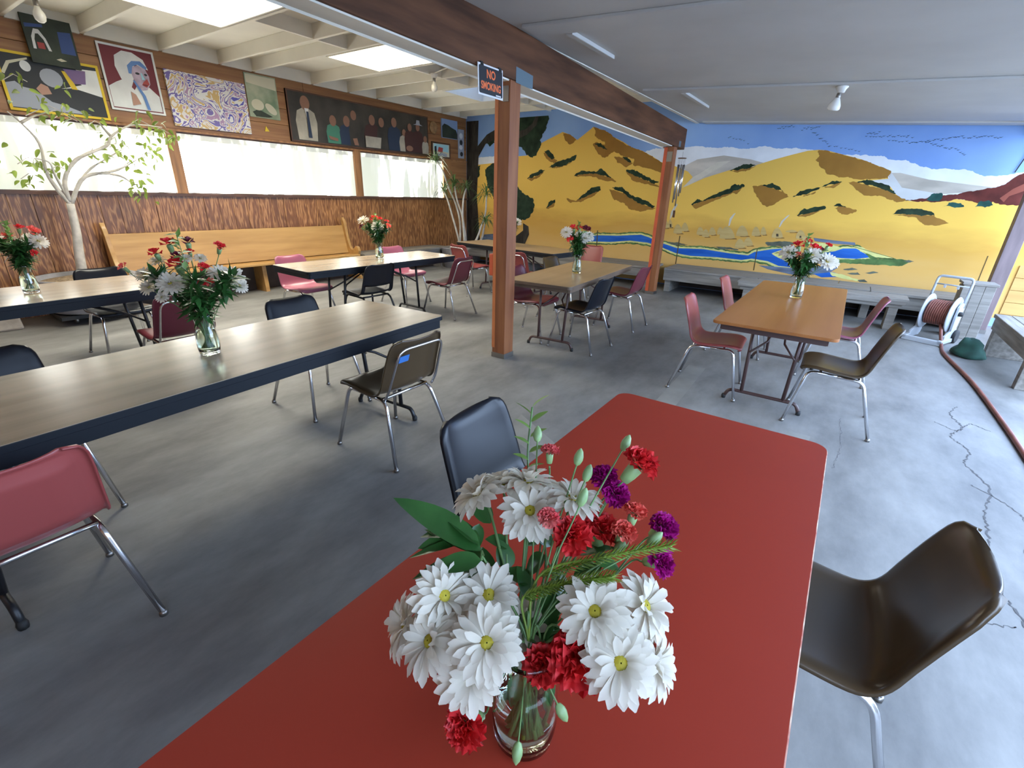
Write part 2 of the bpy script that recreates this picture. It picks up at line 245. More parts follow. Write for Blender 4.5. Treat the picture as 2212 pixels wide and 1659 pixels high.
# ---- measured data: painted shapes on the mural wall (x, z), plant and flower positions in metres
MURAL=[('cloud',0.012,1,[[-3.453,2.303],[-3.311,2.355],[-2.878,2.356],[-2.539,2.378],[-2.203,2.34],[-2.043,2.356],[-1.914,2.333],[-1.727,2.319],[-1.497,2.352],[-1.239,2.308],[-1.018,2.312],[-0.851,2.29],[-0.383,2.209],[-0.201,2.206],[-0.035,2.185],[0.107,2.183],[0.165,2.139],[0.382,2.12],[0.515,2.068],[0.704,2.016],[0.859,2.016],[1.04,2.007],[1.193,1.942],[1.368,1.927],[1.525,1.951],[1.701,2.014],[1.833,1.607],[-1.873,1.48],[-3.246,1.573]]),('cloud',0.01,1,[[-7.571,2.245],[-7.181,2.275],[-6.66,2.299],[-6.233,2.28],[-6.224,2.058],[-7.572,2.063]]),('haze',0.0,2,[[-2.713,2.067],[-2.502,2.171],[-2.075,2.226],[-1.648,2.161],[-1.417,2.1],[-1.495,2.021],[-1.917,1.961],[-2.435,1.789],[-2.567,1.755]]),('haze',0.0,2,[[0.243,1.965],[0.35,1.965],[0.685,1.881],[1.384,1.79],[1.53,1.776],[0.882,1.696],[0.418,1.773],[0.226,1.912]]),('hill',0.0,3,[[-7.586,-0.746],[-7.572,2.105],[-7.103,2.138],[-6.84,2.155],[-6.373,2.269],[-6.028,2.289],[-5.771,2.46],[-5.708,2.508],[-5.203,2.696],[-5.032,2.642],[-4.86,2.543],[-4.535,2.756],[-4.348,2.696],[-4.234,2.658],[-4.116,2.575],[-3.89,2.479],[-3.721,2.386],[-3.507,2.326],[-3.292,2.224],[-3.13,2.135],[-2.929,2.09],[-2.629,1.981],[-2.534,1.896],[-2.557,1.831],[-2.655,1.72],[-2.188,-0.027]]),('hill',0.0,4,[[-2.361,-0.177],[-2.679,1.72],[-2.569,1.766],[-2.337,1.876],[-1.947,2.002],[-1.586,2.053],[-1.538,2.081],[-1.3,2.157],[-1.07,2.22],[-0.864,2.272],[-0.725,2.282],[-0.619,2.272],[-0.418,2.218],[-0.152,2.143],[0.236,1.991],[0.219,1.912],[0.261,1.842],[0.346,1.701],[0.495,1.606],[0.65,1.593],[1.04,1.64],[1.251,1.621],[1.451,1.619],[1.953,1.611],[2.441,0.126],[0.378,0.104],[-0.985,0.247]]),('fog',0.0,4.5,[[-0.013,1.857],[0.234,1.886],[0.251,1.965],[0.418,1.773],[0.882,1.696],[0.725,1.639],[0.495,1.606],[0.392,1.675],[0.276,1.789]]),('shade',0.012,5,[[-0.724,2.278],[-0.619,2.272],[-0.152,2.143],[0.236,1.991],[0.223,1.894],[0.015,1.875],[-0.115,1.874],[-0.257,1.909],[-0.372,1.899],[-0.45,1.936],[-0.539,1.945],[-0.6,2.019],[-0.651,2.047],[-0.684,2.112],[-0.735,2.141],[-0.698,2.205],[-0.735,2.251]]),('shade',0.012,5,[[-4.535,2.756],[-4.348,2.696],[-4.234,2.658],[-4.116,2.575],[-3.721,2.386],[-3.507,2.326],[-3.13,2.135],[-2.904,2.079],[-2.898,1.893],[-3.103,1.959],[-3.312,2.025],[-3.656,2.094],[-3.642,2.184],[-3.915,2.256],[-4.058,2.326],[-4.161,2.271],[-4.238,2.215],[-4.386,2.286],[-4.517,2.451],[-4.437,2.495],[-4.264,2.445],[-4.269,2.49],[-4.445,2.564],[-4.491,2.6],[-4.484,2.668]]),('shade',0.012,5,[[-5.202,2.688],[-5.063,2.655],[-4.86,2.543],[-5.017,2.465],[-5.129,2.539],[-5.183,2.636]]),('shade',0.012,5,[[-5.648,2.333],[-5.568,2.344],[-5.286,2.179],[-5.361,2.13],[-5.493,2.181]]),('shade',0.012,5,[[-5.451,2.051],[-5.168,2.079],[-4.873,2.199],[-5.046,2.103],[-5.291,2.038]]),('shade',0.012,5,[[-6.005,1.835],[-5.737,1.902],[-5.571,1.993],[-5.702,1.872],[-5.9,1.792]]),('shade',0.012,5,[[-4.874,1.887],[-4.669,1.944],[-4.379,1.956],[-4.058,1.863],[-3.953,1.8],[-4.192,1.814],[-4.488,1.896]]),('shade',0.012,5,[[-4.047,2.235],[-3.857,2.221],[-3.659,2.121],[-3.782,2.049],[-3.982,2.142]]),('shade',0.012,5,[[-3.786,1.981],[-3.551,1.901],[-3.2,1.779],[-3.065,1.713],[-3.403,1.772],[-3.648,1.838]]),('shade',0.012,5,[[-5.009,1.476],[-4.802,1.431],[-4.484,1.571],[-4.26,1.656],[-4.366,1.568],[-4.619,1.432],[-4.923,1.389]]),('shade',0.012,5,[[-4.091,1.672],[-3.779,1.606],[-3.49,1.453],[-3.112,1.356],[-3.387,1.286],[-3.633,1.324],[-3.756,1.428],[-3.955,1.47]]),('shade',0.012,5,[[-5.489,1.263],[-5.275,1.403],[-5.301,1.31],[-5.428,1.252]]),('shade',0.012,5,[[-1.923,1.988],[-1.664,2.038],[-1.548,2.061],[-1.693,1.982],[-1.856,1.971]]),('shade',0.012,5,[[-2.465,1.433],[-2.273,1.521],[-1.859,1.661],[-1.666,1.748],[-1.853,1.629],[-2.135,1.504],[-2.385,1.374]]),('shade',0.012,5,[[-1.535,1.76],[-1.443,1.772],[-1.411,1.62],[-1.484,1.659]]),('shade',0.012,5,[[-1.541,1.76],[-1.394,1.778],[-1.072,1.688],[-0.969,1.611],[-1.074,1.568],[-1.172,1.484],[-1.264,1.45],[-1.381,1.528],[-1.48,1.659]]),('shade',0.012,5,[[-0.238,1.836],[-0.13,1.837],[0.277,1.726],[0.51,1.607],[0.411,1.576],[0.184,1.661],[0.024,1.656],[-0.11,1.727]]),('shade',0.012,5,[[-0.792,1.333],[-0.588,1.41],[-0.456,1.461],[-0.578,1.367],[-0.677,1.322]]),('shade',0.012,5,[[-0.316,1.466],[-0.273,1.501],[-0.185,1.492],[-0.03,1.449],[-0.076,1.4],[-0.209,1.384]]),('shade',0.012,5,[[0.427,1.404],[0.591,1.428],[0.876,1.42],[1.062,1.328],[0.915,1.284],[0.811,1.287],[0.678,1.385]]),('shade',0.012,5,[[-1.898,1.666],[-1.789,1.704],[-1.68,1.737],[-1.774,1.631]]),('shade',0.012,5,[[-0.785,1.626],[-0.62,1.698],[-0.647,1.659]]),('shade',0.012,5,[[-0.528,1.757],[-0.322,1.835],[-0.389,1.759]]),('shrub',0.014,6,[[-5.617,2.352],[-5.507,2.385],[-5.337,2.234],[-5.414,2.2]]),('shrub',0.014,6,[[-5.484,2.056],[-5.3,2.154],[-4.85,2.278],[-4.873,2.199],[-5.168,2.074]]),('shrub',0.014,6,[[-6.005,1.835],[-5.941,1.915],[-5.645,2.018],[-5.562,2.0],[-5.737,1.897]]),('shrub',0.014,6,[[-4.89,1.894],[-4.734,1.992],[-4.381,1.98],[-4.288,2.035],[-4.058,1.863],[-4.377,1.94],[-4.668,1.932]]),('shrub',0.014,6,[[-4.476,2.462],[-4.352,2.481],[-4.2,2.363],[-4.284,2.372]]),('shrub',0.014,6,[[-3.899,2.233],[-3.777,2.22],[-3.654,2.121],[-3.741,2.14]]),('shrub',0.014,6,[[-3.803,2.004],[-3.619,2.015],[-3.369,1.891],[-3.117,1.807],[-3.199,1.772],[-3.549,1.89]]),('shrub',0.014,6,[[-4.787,1.431],[-4.632,1.562],[-4.467,1.689],[-4.281,1.717],[-4.258,1.644],[-4.483,1.561]]),('shrub',0.014,6,[[-4.024,1.697],[-3.819,1.712],[-3.611,1.563],[-3.42,1.521],[-3.13,1.391],[-3.164,1.361],[-3.489,1.448],[-3.778,1.602]]),('shrub',0.014,6,[[-5.496,1.262],[-5.438,1.384],[-5.278,1.447],[-5.274,1.39]]),('shrub',0.014,6,[[-1.945,1.992],[-1.812,2.062],[-1.636,2.101],[-1.546,2.071],[-1.661,2.028]]),('shrub',0.014,6,[[-2.477,1.437],[-2.391,1.54],[-2.294,1.51],[-2.234,1.555],[-1.873,1.734],[-1.757,1.787],[-1.658,1.758],[-1.857,1.65],[-2.271,1.51]]),('shrub',0.014,6,[[-1.91,1.67],[-1.864,1.765],[-1.702,1.794],[-1.659,1.754],[-1.829,1.693]]),('shrub',0.014,6,[[-1.403,1.772],[-1.264,1.814],[-1.157,1.766],[-1.072,1.688],[-1.229,1.741]]),('shrub',0.014,6,[[-0.922,1.612],[-0.84,1.703],[-0.65,1.745],[-0.581,1.756],[-0.447,1.852],[-0.315,1.841],[-0.532,1.772],[-0.721,1.666]]),('shrub',0.014,6,[[-0.13,1.837],[-0.018,1.878],[0.276,1.789],[0.392,1.675],[0.278,1.722],[0.067,1.8]]),('shrub',0.014,6,[[-0.802,1.336],[-0.726,1.45],[-0.498,1.488],[-0.432,1.471],[-0.586,1.402]]),('shrub',0.014,6,[[-0.342,1.5],[-0.282,1.538],[-0.176,1.491]]),('shrub',0.014,6,[[0.409,1.412],[0.494,1.498],[0.721,1.498],[0.85,1.459],[0.884,1.416],[0.593,1.421]]),('teal',0.014,6,[[0.936,1.538],[0.984,1.592],[1.11,1.591],[1.159,1.543]]),('teal',0.014,6,[[1.267,1.545],[1.304,1.623],[1.399,1.617],[1.44,1.577],[1.369,1.541]]),('teal',0.014,6,[[0.733,1.613],[0.768,1.693],[0.877,1.713],[0.897,1.644],[0.879,1.609]]),('redrock',0.012,5,[[0.496,1.603],[0.726,1.636],[0.793,1.707],[0.887,1.679],[1.022,1.699],[1.224,1.754],[1.397,1.79],[1.464,1.823],[1.547,1.92],[1.691,2.045],[1.805,2.059],[1.963,1.58],[1.5,1.584],[1.425,1.618],[1.257,1.601],[1.096,1.638],[0.854,1.596],[0.678,1.599]]),('redlight',0.0,6,[[1.476,1.661],[1.568,1.777],[1.698,1.874],[1.728,1.78],[1.558,1.688],[1.53,1.613]]),('bankgreen',0.01,6.2,[[-4.719,0.795],[-4.379,0.812],[-4.263,0.852],[-3.823,0.873],[-3.326,0.927],[-3.149,0.887],[-2.903,0.808],[-2.599,0.738],[-2.125,0.76],[-1.662,0.726],[-1.399,0.717],[-1.32,0.78],[-1.054,0.851],[-0.78,0.849],[-0.974,0.734],[-0.727,0.649],[-0.657,0.512],[-0.894,0.485],[-1.072,0.544],[-1.311,0.563],[-1.466,0.525],[-1.873,0.533],[-2.341,0.513],[-2.624,0.537],[-2.946,0.632],[-3.183,0.68],[-3.527,0.693],[-3.942,0.635],[-4.296,0.619],[-4.702,0.596]]),('bankyellow',0.01,6.6,[[-4.7,0.778],[-4.375,0.788],[-4.259,0.827],[-3.821,0.848],[-3.327,0.902],[-3.156,0.863],[-2.91,0.784],[-2.601,0.713],[-2.126,0.735],[-1.664,0.701],[-1.391,0.694],[-1.309,0.758],[-1.049,0.826],[-0.803,0.841],[-0.999,0.733],[-0.742,0.629],[-0.679,0.523],[-0.89,0.509],[-1.067,0.569],[-1.313,0.588],[-1.469,0.55],[-1.874,0.558],[-2.341,0.538],[-2.62,0.562],[-2.94,0.656],[-3.18,0.705],[-3.528,0.718],[-3.944,0.66],[-4.298,0.644],[-4.686,0.615]]),('river',0.0,7,[[-4.678,0.758],[-4.37,0.758],[-4.253,0.798],[-3.819,0.818],[-3.329,0.872],[-3.164,0.834],[-2.918,0.755],[-2.604,0.683],[-2.126,0.705],[-1.665,0.671],[-1.382,0.665],[-1.296,0.731],[-1.043,0.797],[-0.832,0.832],[-1.029,0.733],[-0.761,0.606],[-0.706,0.536],[-0.885,0.539],[-1.061,0.598],[-1.315,0.618],[-1.472,0.58],[-1.874,0.588],[-2.34,0.568],[-2.614,0.591],[-2.933,0.685],[-3.176,0.735],[-3.53,0.748],[-3.947,0.69],[-4.3,0.674],[-4.667,0.638]]),('bankgreen',0.01,6.2,[[-0.348,0.831],[-0.18,0.893],[-0.082,0.943],[0.113,0.958],[0.225,0.902],[0.371,0.787],[0.148,0.699],[-0.049,0.691],[-0.294,0.709]]),('bankyellow',0.01,6.6,[[-0.325,0.821],[-0.171,0.869],[-0.075,0.919],[0.108,0.933],[0.214,0.88],[0.346,0.79],[0.145,0.724],[-0.049,0.716],[-0.282,0.73]]),('river',0.0,7,[[-0.297,0.809],[-0.161,0.841],[-0.067,0.89],[0.102,0.904],[0.2,0.853],[0.316,0.794],[0.141,0.754],[-0.049,0.746],[-0.266,0.756]]),('dusk',0.0,7,[[-0.495,1.019],[-0.201,1.0],[0.063,0.99],[0.081,0.952],[-0.188,0.951],[-0.465,0.97]]),('bankyellow',0.008,7.3,[[-0.514,0.946],[-0.261,0.955],[-0.067,0.89],[-0.196,0.838],[-0.466,0.898]]),('bankyellow',0.008,7.3,[[0.025,0.938],[0.163,0.929],[0.382,0.86],[0.615,0.803],[0.367,0.789],[0.181,0.861]]),('bankgreen',0.008,7.5,[[0.198,0.863],[0.365,0.799],[0.616,0.8],[0.322,0.771]]),('bankgreen',0.01,7.2,[[-0.306,0.694],[0.209,0.754],[0.608,0.803],[0.832,0.786],[0.714,0.706],[0.279,0.681],[-0.119,0.671]]),('bankyellow',0.006,7.3,[[-1.049,0.731],[-0.85,0.738],[-0.747,0.629],[-0.914,0.667]]),('dusk',0.0,7,[[-1.189,0.518],[-0.684,0.527],[-0.39,0.58],[-0.111,0.641],[-0.064,0.594],[-0.152,0.511],[-0.36,0.455],[-0.66,0.421],[-1.032,0.468]]),('river',0.0,7.2,[[-0.363,0.466],[-0.119,0.525],[0.107,0.478],[-0.241,0.426]]),('bankyellow',0.008,7.4,[[-0.154,0.521],[-0.006,0.506],[0.255,0.444],[0.227,0.42],[-0.104,0.464]]),('slate',0.004,7.4,[[0.01,0.581],[0.124,0.618],[0.202,0.598],[0.083,0.572]]),('slate',0.004,7.4,[[0.077,0.526],[0.208,0.558],[0.256,0.522],[0.15,0.514]]),('slate',0.004,7.4,[[0.295,0.555],[0.403,0.594],[0.468,0.581],[0.364,0.549]]),('slate',0.004,7.4,[[0.711,0.774],[0.766,0.799],[0.836,0.783],[0.777,0.761]]),('slate',0.004,7.4,[[0.238,0.442],[0.319,0.462],[0.371,0.427],[0.271,0.415]]),('slate',0.008,6.9,[[-1.165,0.895],[-0.894,0.938],[-0.697,0.921],[-0.837,0.857],[-1.114,0.845]]),('slate',0.006,6.9,[[-2.818,0.767],[-2.621,0.787],[-2.42,0.756],[-2.662,0.732]]),('slate',0.006,6.9,[[-1.975,0.764],[-1.707,0.774],[-1.548,0.743],[-1.832,0.73]]),('hutshadow',0.0,7,[[-2.923,1.033],[-2.809,1.026],[-2.8,1.012],[-2.893,1.004]]),('hut',0.0,8,[[-2.947,1.022],[-2.95,1.072],[-2.944,1.126],[-2.931,1.169],[-2.91,1.19],[-2.882,1.172],[-2.856,1.13],[-2.834,1.079],[-2.822,1.03],[-2.851,1.019],[-2.914,1.015]]),('hutshadow',0.0,7,[[-2.82,1.051],[-2.738,1.042],[-2.731,1.029],[-2.797,1.022]]),('hut',0.0,8,[[-2.836,1.041],[-2.839,1.082],[-2.836,1.126],[-2.828,1.161],[-2.813,1.178],[-2.793,1.163],[-2.774,1.129],[-2.757,1.087],[-2.747,1.046],[-2.768,1.036],[-2.812,1.033]]),('hutshadow',0.0,7,[[-2.685,0.954],[-2.539,0.949],[-2.528,0.936],[-2.648,0.926]]),('hut',0.0,8,[[-2.716,0.942],[-2.718,0.99],[-2.707,1.042],[-2.69,1.084],[-2.661,1.105],[-2.626,1.088],[-2.595,1.049],[-2.569,1.0],[-2.555,0.953],[-2.593,0.941],[-2.674,0.936]]),('hutshadow',0.0,7,[[-2.555,1.004],[-2.437,0.998],[-2.428,0.985],[-2.524,0.976]]),('hut',0.0,8,[[-2.579,0.994],[-2.582,1.037],[-2.574,1.083],[-2.561,1.121],[-2.538,1.14],[-2.51,1.124],[-2.484,1.089],[-2.462,1.044],[-2.45,1.002],[-2.481,0.991],[-2.545,0.986]]),('hutshadow',0.0,7,[[-2.276,0.958],[-2.158,0.952],[-2.149,0.939],[-2.245,0.93]]),('hut',0.0,8,[[-2.3,0.947],[-2.303,0.987],[-2.295,1.03],[-2.282,1.065],[-2.259,1.082],[-2.23,1.068],[-2.205,1.036],[-2.183,0.995],[-2.171,0.956],[-2.202,0.944],[-2.266,0.94]]),('hutshadow',0.0,7,[[-2.174,0.93],[-2.061,0.925],[-2.052,0.911],[-2.144,0.903]]),('hut',0.0,8,[[-2.197,0.919],[-2.199,0.957],[-2.192,0.997],[-2.179,1.029],[-2.157,1.045],[-2.13,1.033],[-2.106,1.002],[-2.085,0.964],[-2.074,0.928],[-2.103,0.917],[-2.165,0.913]]),('hutshadow',0.0,7,[[-2.069,0.972],[-1.957,0.966],[-1.949,0.953],[-2.039,0.944]]),('hut',0.0,8,[[-2.091,0.961],[-2.094,0.998],[-2.087,1.039],[-2.075,1.072],[-2.053,1.088],[-2.026,1.075],[-2.002,1.044],[-1.981,1.006],[-1.97,0.969],[-1.999,0.958],[-2.059,0.954]]),('hutshadow',0.0,7,[[-1.933,0.988],[-1.831,0.981],[-1.823,0.968],[-1.905,0.96]]),('hut',0.0,8,[[-1.954,0.977],[-1.956,1.013],[-1.951,1.051],[-1.94,1.083],[-1.92,1.098],[-1.896,1.086],[-1.873,1.056],[-1.854,1.02],[-1.843,0.985],[-1.869,0.974],[-1.924,0.97]]),('hutshadow',0.0,7,[[-1.85,0.924],[-1.625,0.927],[-1.61,0.914],[-1.794,0.899]]),('hut',0.0,8,[[-1.898,0.911],[-1.901,0.972],[-1.884,1.038],[-1.857,1.091],[-1.811,1.118],[-1.758,1.097],[-1.711,1.049],[-1.67,0.988],[-1.65,0.929],[-1.71,0.916],[-1.834,0.907]]),('hutshadow',0.0,7,[[-1.602,0.981],[-1.437,0.98],[-1.425,0.967],[-1.56,0.956]]),('hut',0.0,8,[[-1.637,0.97],[-1.64,1.02],[-1.63,1.074],[-1.611,1.119],[-1.579,1.14],[-1.539,1.123],[-1.503,1.082],[-1.472,1.031],[-1.455,0.983],[-1.499,0.971],[-1.589,0.965]]),('hutshadow',0.0,7,[[-1.37,1.004],[-1.25,0.999],[-1.241,0.987],[-1.338,0.978]]),('hut',0.0,8,[[-1.395,0.993],[-1.399,1.036],[-1.393,1.082],[-1.381,1.12],[-1.358,1.138],[-1.329,1.123],[-1.302,1.088],[-1.277,1.044],[-1.264,1.003],[-1.295,0.992],[-1.36,0.987]]),('hutshadow',0.0,7,[[-1.589,0.786],[-1.441,0.785],[-1.431,0.773],[-1.551,0.761]]),('hut',0.0,8,[[-1.62,0.775],[-1.623,0.819],[-1.613,0.867],[-1.596,0.907],[-1.568,0.926],[-1.532,0.911],[-1.5,0.876],[-1.473,0.831],[-1.458,0.788],[-1.497,0.776],[-1.577,0.769]]),('hutshadow',0.0,7,[[-1.461,0.833],[-1.327,0.83],[-1.317,0.818],[-1.426,0.807]]),('hut',0.0,8,[[-1.489,0.822],[-1.492,0.863],[-1.483,0.907],[-1.469,0.944],[-1.443,0.962],[-1.41,0.948],[-1.382,0.915],[-1.356,0.873],[-1.343,0.833],[-1.377,0.822],[-1.45,0.816]]),('hutshadow',0.0,7,[[-1.6,0.981],[-1.428,0.98],[-1.416,0.968],[-1.556,0.956]]),('hut',0.0,8,[[-1.637,0.97],[-1.64,1.022],[-1.629,1.077],[-1.609,1.123],[-1.575,1.145],[-1.534,1.127],[-1.497,1.085],[-1.464,1.033],[-1.447,0.983],[-1.492,0.971],[-1.587,0.965]]),('hutshadow',0.0,7,[[-1.367,1.013],[-1.255,1.008],[-1.246,0.995],[-1.337,0.987]]),('hut',0.0,8,[[-1.39,1.002],[-1.394,1.043],[-1.389,1.086],[-1.378,1.121],[-1.356,1.138],[-1.329,1.124],[-1.303,1.091],[-1.28,1.05],[-1.268,1.011],[-1.296,1.0],[-1.358,0.996]]),('hutshadow',0.0,7,[[-1.247,1.027],[-1.165,1.02],[-1.158,1.008],[-1.224,1.001]]),('hut',0.0,8,[[-1.263,1.018],[-1.268,1.055],[-1.266,1.095],[-1.259,1.127],[-1.245,1.143],[-1.224,1.129],[-1.204,1.098],[-1.186,1.06],[-1.175,1.024],[-1.195,1.014],[-1.239,1.011]]),('hutshadow',0.0,7,[[-1.056,0.994],[-0.906,0.992],[-0.895,0.98],[-1.017,0.969]]),('hut',0.0,8,[[-1.087,0.983],[-1.091,1.029],[-1.083,1.078],[-1.066,1.119],[-1.038,1.138],[-1.001,1.123],[-0.968,1.085],[-0.939,1.039],[-0.923,0.995],[-0.962,0.983],[-1.044,0.977]]),('hutshadow',0.0,7,[[-0.711,1.006],[-0.585,1.002],[-0.575,0.991],[-0.677,0.981]]),('hut',0.0,8,[[-0.737,0.995],[-0.741,1.034],[-0.734,1.075],[-0.721,1.11],[-0.697,1.126],[-0.666,1.113],[-0.638,1.082],[-0.613,1.043],[-0.599,1.005],[-0.632,0.995],[-0.701,0.99]]),('hutshadow',0.0,7,[[-0.618,0.956],[-0.483,0.954],[-0.473,0.943],[-0.582,0.932]]),('hut',0.0,8,[[-0.646,0.946],[-0.647,0.974],[-0.637,1.005],[-0.62,1.03],[-0.593,1.043],[-0.561,1.034],[-0.534,1.012],[-0.51,0.984],[-0.498,0.957],[-0.533,0.946],[-0.607,0.941]]),('hutshadow',0.0,7,[[-0.875,1.094],[-0.719,1.092],[-0.708,1.08],[-0.835,1.07]]),('hut',0.0,8,[[-0.908,1.084],[-0.904,1.093],[-0.886,1.103],[-0.862,1.112],[-0.828,1.118],[-0.794,1.117],[-0.767,1.111],[-0.745,1.103],[-0.737,1.095],[-0.778,1.084],[-0.863,1.078]]),('dark',0.0,9,[[-1.023,1.002],[-1.033,1.044],[-1.001,1.046],[-0.988,1.003]]),('dark',0.0,9,[[-0.688,1.005],[-0.691,1.036],[-0.667,1.038],[-0.66,1.007]]),('dark',0.0,9,[[-2.799,1.043],[-2.807,1.097],[-2.78,1.098],[-2.767,1.043]]),('smoke',0.0,8,[[-2.822,1.19],[-2.805,1.19],[-2.776,1.289],[-2.716,1.44],[-2.754,1.45],[-2.817,1.31]]),('smoke',0.0,8,[[-1.788,1.133],[-1.771,1.134],[-1.765,1.237],[-1.718,1.325],[-1.748,1.318],[-1.788,1.246]]),('smoke',0.0,8,[[-1.02,1.15],[-1.001,1.151],[-0.971,1.236],[-0.9,1.348],[-0.934,1.33],[-1.002,1.245]]),('smoke',0.0,8,[[-1.793,1.126],[-1.772,1.127],[-1.759,1.226],[-1.716,1.336],[-1.746,1.324],[-1.795,1.246]]),('smoke',0.0,6,[[-2.679,1.72],[-2.548,1.777],[-2.341,1.897],[-1.953,2.144],[-2.163,2.126],[-2.438,1.939],[-2.522,1.896]]),('bark',0.0,9,[[-7.69,3.228],[-7.346,3.207],[-7.367,2.5],[-7.11,2.718],[-6.854,2.816],[-6.356,2.741],[-6.086,2.779],[-5.926,2.882],[-5.858,3.118],[-5.784,3.113],[-5.826,2.841],[-6.048,2.679],[-6.35,2.589],[-6.85,2.631],[-7.145,2.534],[-7.343,2.283],[-7.392,1.466],[-7.309,0.574],[-7.203,0.179],[-7.754,0.129]]),('leafdark',0.022,8.5,[[-6.684,3.167],[-5.541,3.099],[-5.557,2.888],[-5.625,2.724],[-5.728,2.557],[-5.69,2.483],[-5.793,2.285],[-5.89,2.236],[-6.064,2.328],[-6.172,2.445],[-6.364,2.5],[-6.564,2.685]]),('leafdark',0.022,8.5,[[-7.108,2.573],[-6.887,2.645],[-6.903,2.541],[-7.032,2.478]]),('leafdark',0.022,8.5,[[-7.159,2.034],[-6.877,2.169],[-6.654,2.087],[-6.535,1.763],[-6.28,1.699],[-6.06,1.527],[-5.83,1.453],[-5.785,1.265],[-5.896,1.067],[-6.106,0.987],[-6.438,1.069],[-6.822,1.311],[-7.098,1.701]]),('leafdark',0.022,8.5,[[-7.413,2.091],[-7.295,2.104],[-7.334,1.867],[-7.413,1.838]]),('bark',0.0,9,[[-6.493,0.453],[-6.237,0.649],[-6.06,0.776],[-6.067,0.932],[-5.921,0.87],[-5.894,0.702],[-6.009,0.462],[-6.227,0.4]]),('dusk',0.0,8,[[-7.37,0.258],[-7.166,0.615],[-6.615,0.682],[-6.455,0.456],[-6.604,0.263]]),('seam',0.0,9.5,[[-4.255,0.891],[-4.234,0.893],[-4.214,0.353],[-4.235,0.351]]),('seam',0.0,9.5,[[-2.598,0.903],[-2.581,0.904],[-2.577,0.399],[-2.595,0.397]]),('seam',0.0,9.5,[[-1.27,0.778],[-1.256,0.779],[-1.239,0.427],[-1.254,0.425]]),('seam',0.0,9.5,[[1.584,0.932],[1.593,0.933],[1.593,0.597],[1.584,0.596]])]
BIRDS=[[-1.345,2.591],[-1.317,2.592],[-1.292,2.613],[-1.27,2.589],[-1.246,2.613],[-1.208,2.609],[-1.186,2.612],[-1.167,2.625],[-1.137,2.605],[-1.01,2.554],[-0.986,2.582],[-0.953,2.57],[-0.937,2.592],[-0.898,2.585],[-0.87,2.576],[-0.843,2.58],[-0.822,2.588],[-0.794,2.59],[-0.767,2.623],[-0.751,2.622],[-0.71,2.623],[-0.691,2.631],[-0.666,2.633],[-0.641,2.631],[-0.609,2.627],[-0.581,2.632],[-0.553,2.635],[-0.889,2.559],[-0.859,2.515],[-0.841,2.511],[-0.824,2.509],[-0.799,2.479],[-0.788,2.485],[-0.753,2.433],[-0.743,2.431],[-0.723,2.433],[-0.698,2.398],[-0.675,2.4],[-0.657,2.386],[-0.633,2.36],[-0.605,2.321],[-0.176,2.443],[-0.165,2.476],[-0.141,2.483],[-0.123,2.474],[-0.099,2.488],[-0.08,2.469],[-0.056,2.471],[-0.034,2.495],[-0.124,2.437],[-0.087,2.434],[-0.056,2.432],[-0.017,2.434],[0.007,2.427],[0.032,2.439],[0.079,2.43],[0.099,2.445],[0.133,2.427],[0.157,2.425],[0.195,2.44],[0.23,2.427],[0.26,2.429],[0.295,2.417],[0.307,2.436],[0.358,2.408],[0.105,2.38],[0.152,2.378],[0.185,2.374],[0.227,2.36],[0.262,2.361],[0.309,2.365],[0.349,2.339],[0.377,2.35],[0.406,2.347],[0.425,2.344],[0.458,2.358],[0.481,2.354],[0.517,2.356],[0.541,2.367],[0.564,2.356],[0.597,2.366],[0.611,2.378],[0.642,2.38],[0.678,2.365],[0.69,2.384],[0.728,2.378],[0.752,2.39],[0.766,2.394],[0.802,2.399],[0.822,2.397],[0.848,2.401],[0.881,2.41],[0.902,2.387],[0.948,2.383],[0.969,2.383],[1.001,2.402],[1.033,2.384],[1.058,2.392],[1.079,2.396],[1.105,2.402],[1.142,2.394],[1.172,2.399],[1.208,2.38],[1.239,2.373],[1.264,2.381],[0.524,2.343],[0.549,2.347],[0.584,2.33],[0.61,2.311],[0.634,2.319],[0.659,2.298],[0.687,2.291],[0.706,2.301],[0.74,2.273],[0.759,2.268],[0.796,2.256],[0.813,2.272],[-2.052,2.487],[-2.028,2.499],[-1.976,2.474],[-1.929,2.461],[-1.879,2.462],[-1.854,2.45],[-1.809,2.438],[-1.738,2.39],[0.857,2.26],[0.887,2.243],[0.918,2.213],[0.947,2.198],[0.967,2.184],[-0.594,2.327],[-0.531,2.32],[-0.504,2.321],[-0.445,2.297],[-0.389,2.293],[-0.34,2.276],[-0.306,2.277],[-0.256,2.258],[-0.212,2.249]]
PIC={'astro': [(1.63,2.73),(2.45,2.77),(2.41,2.19),(1.56,2.17)],'dark': [(1.9,3.11),(2.3,3.19),(2.25,2.7),(1.88,2.71)],'portrait': [(2.49,3.02),(3.06,3.05),(3.05,2.32),(2.47,2.32)],'splash': [(3.14,2.87),(4.15,2.87),(4.13,2.23),(3.11,2.23)],'green': [(4.16,3.05),(4.66,3.03),(4.64,2.46),(4.16,2.48)],'group': [(4.76,3.0),(7.87,2.85),(7.8,2.18),(4.76,2.22)],'framed': [(7.92,2.52),(8.55,2.47),(8.49,2.18),(7.97,2.21)],'land': [(8.24,2.97),(8.77,2.95),(8.79,2.61),(8.27,2.59)],'strip': [(8.78,2.82),(9.02,2.81),(9.01,2.23),(8.8,2.25)],'medal': [(7.88,2.84),(8.14,2.84),(8.09,2.68),(7.9,2.69)],'tri': [(4.36,2.3),(4.4,2.37),(4.43,2.3)]}
TRUNK=[[-7.25,1.634,0.519],[-7.25,1.665,0.778],[-7.25,1.696,0.98],[-7.25,1.718,1.276]]
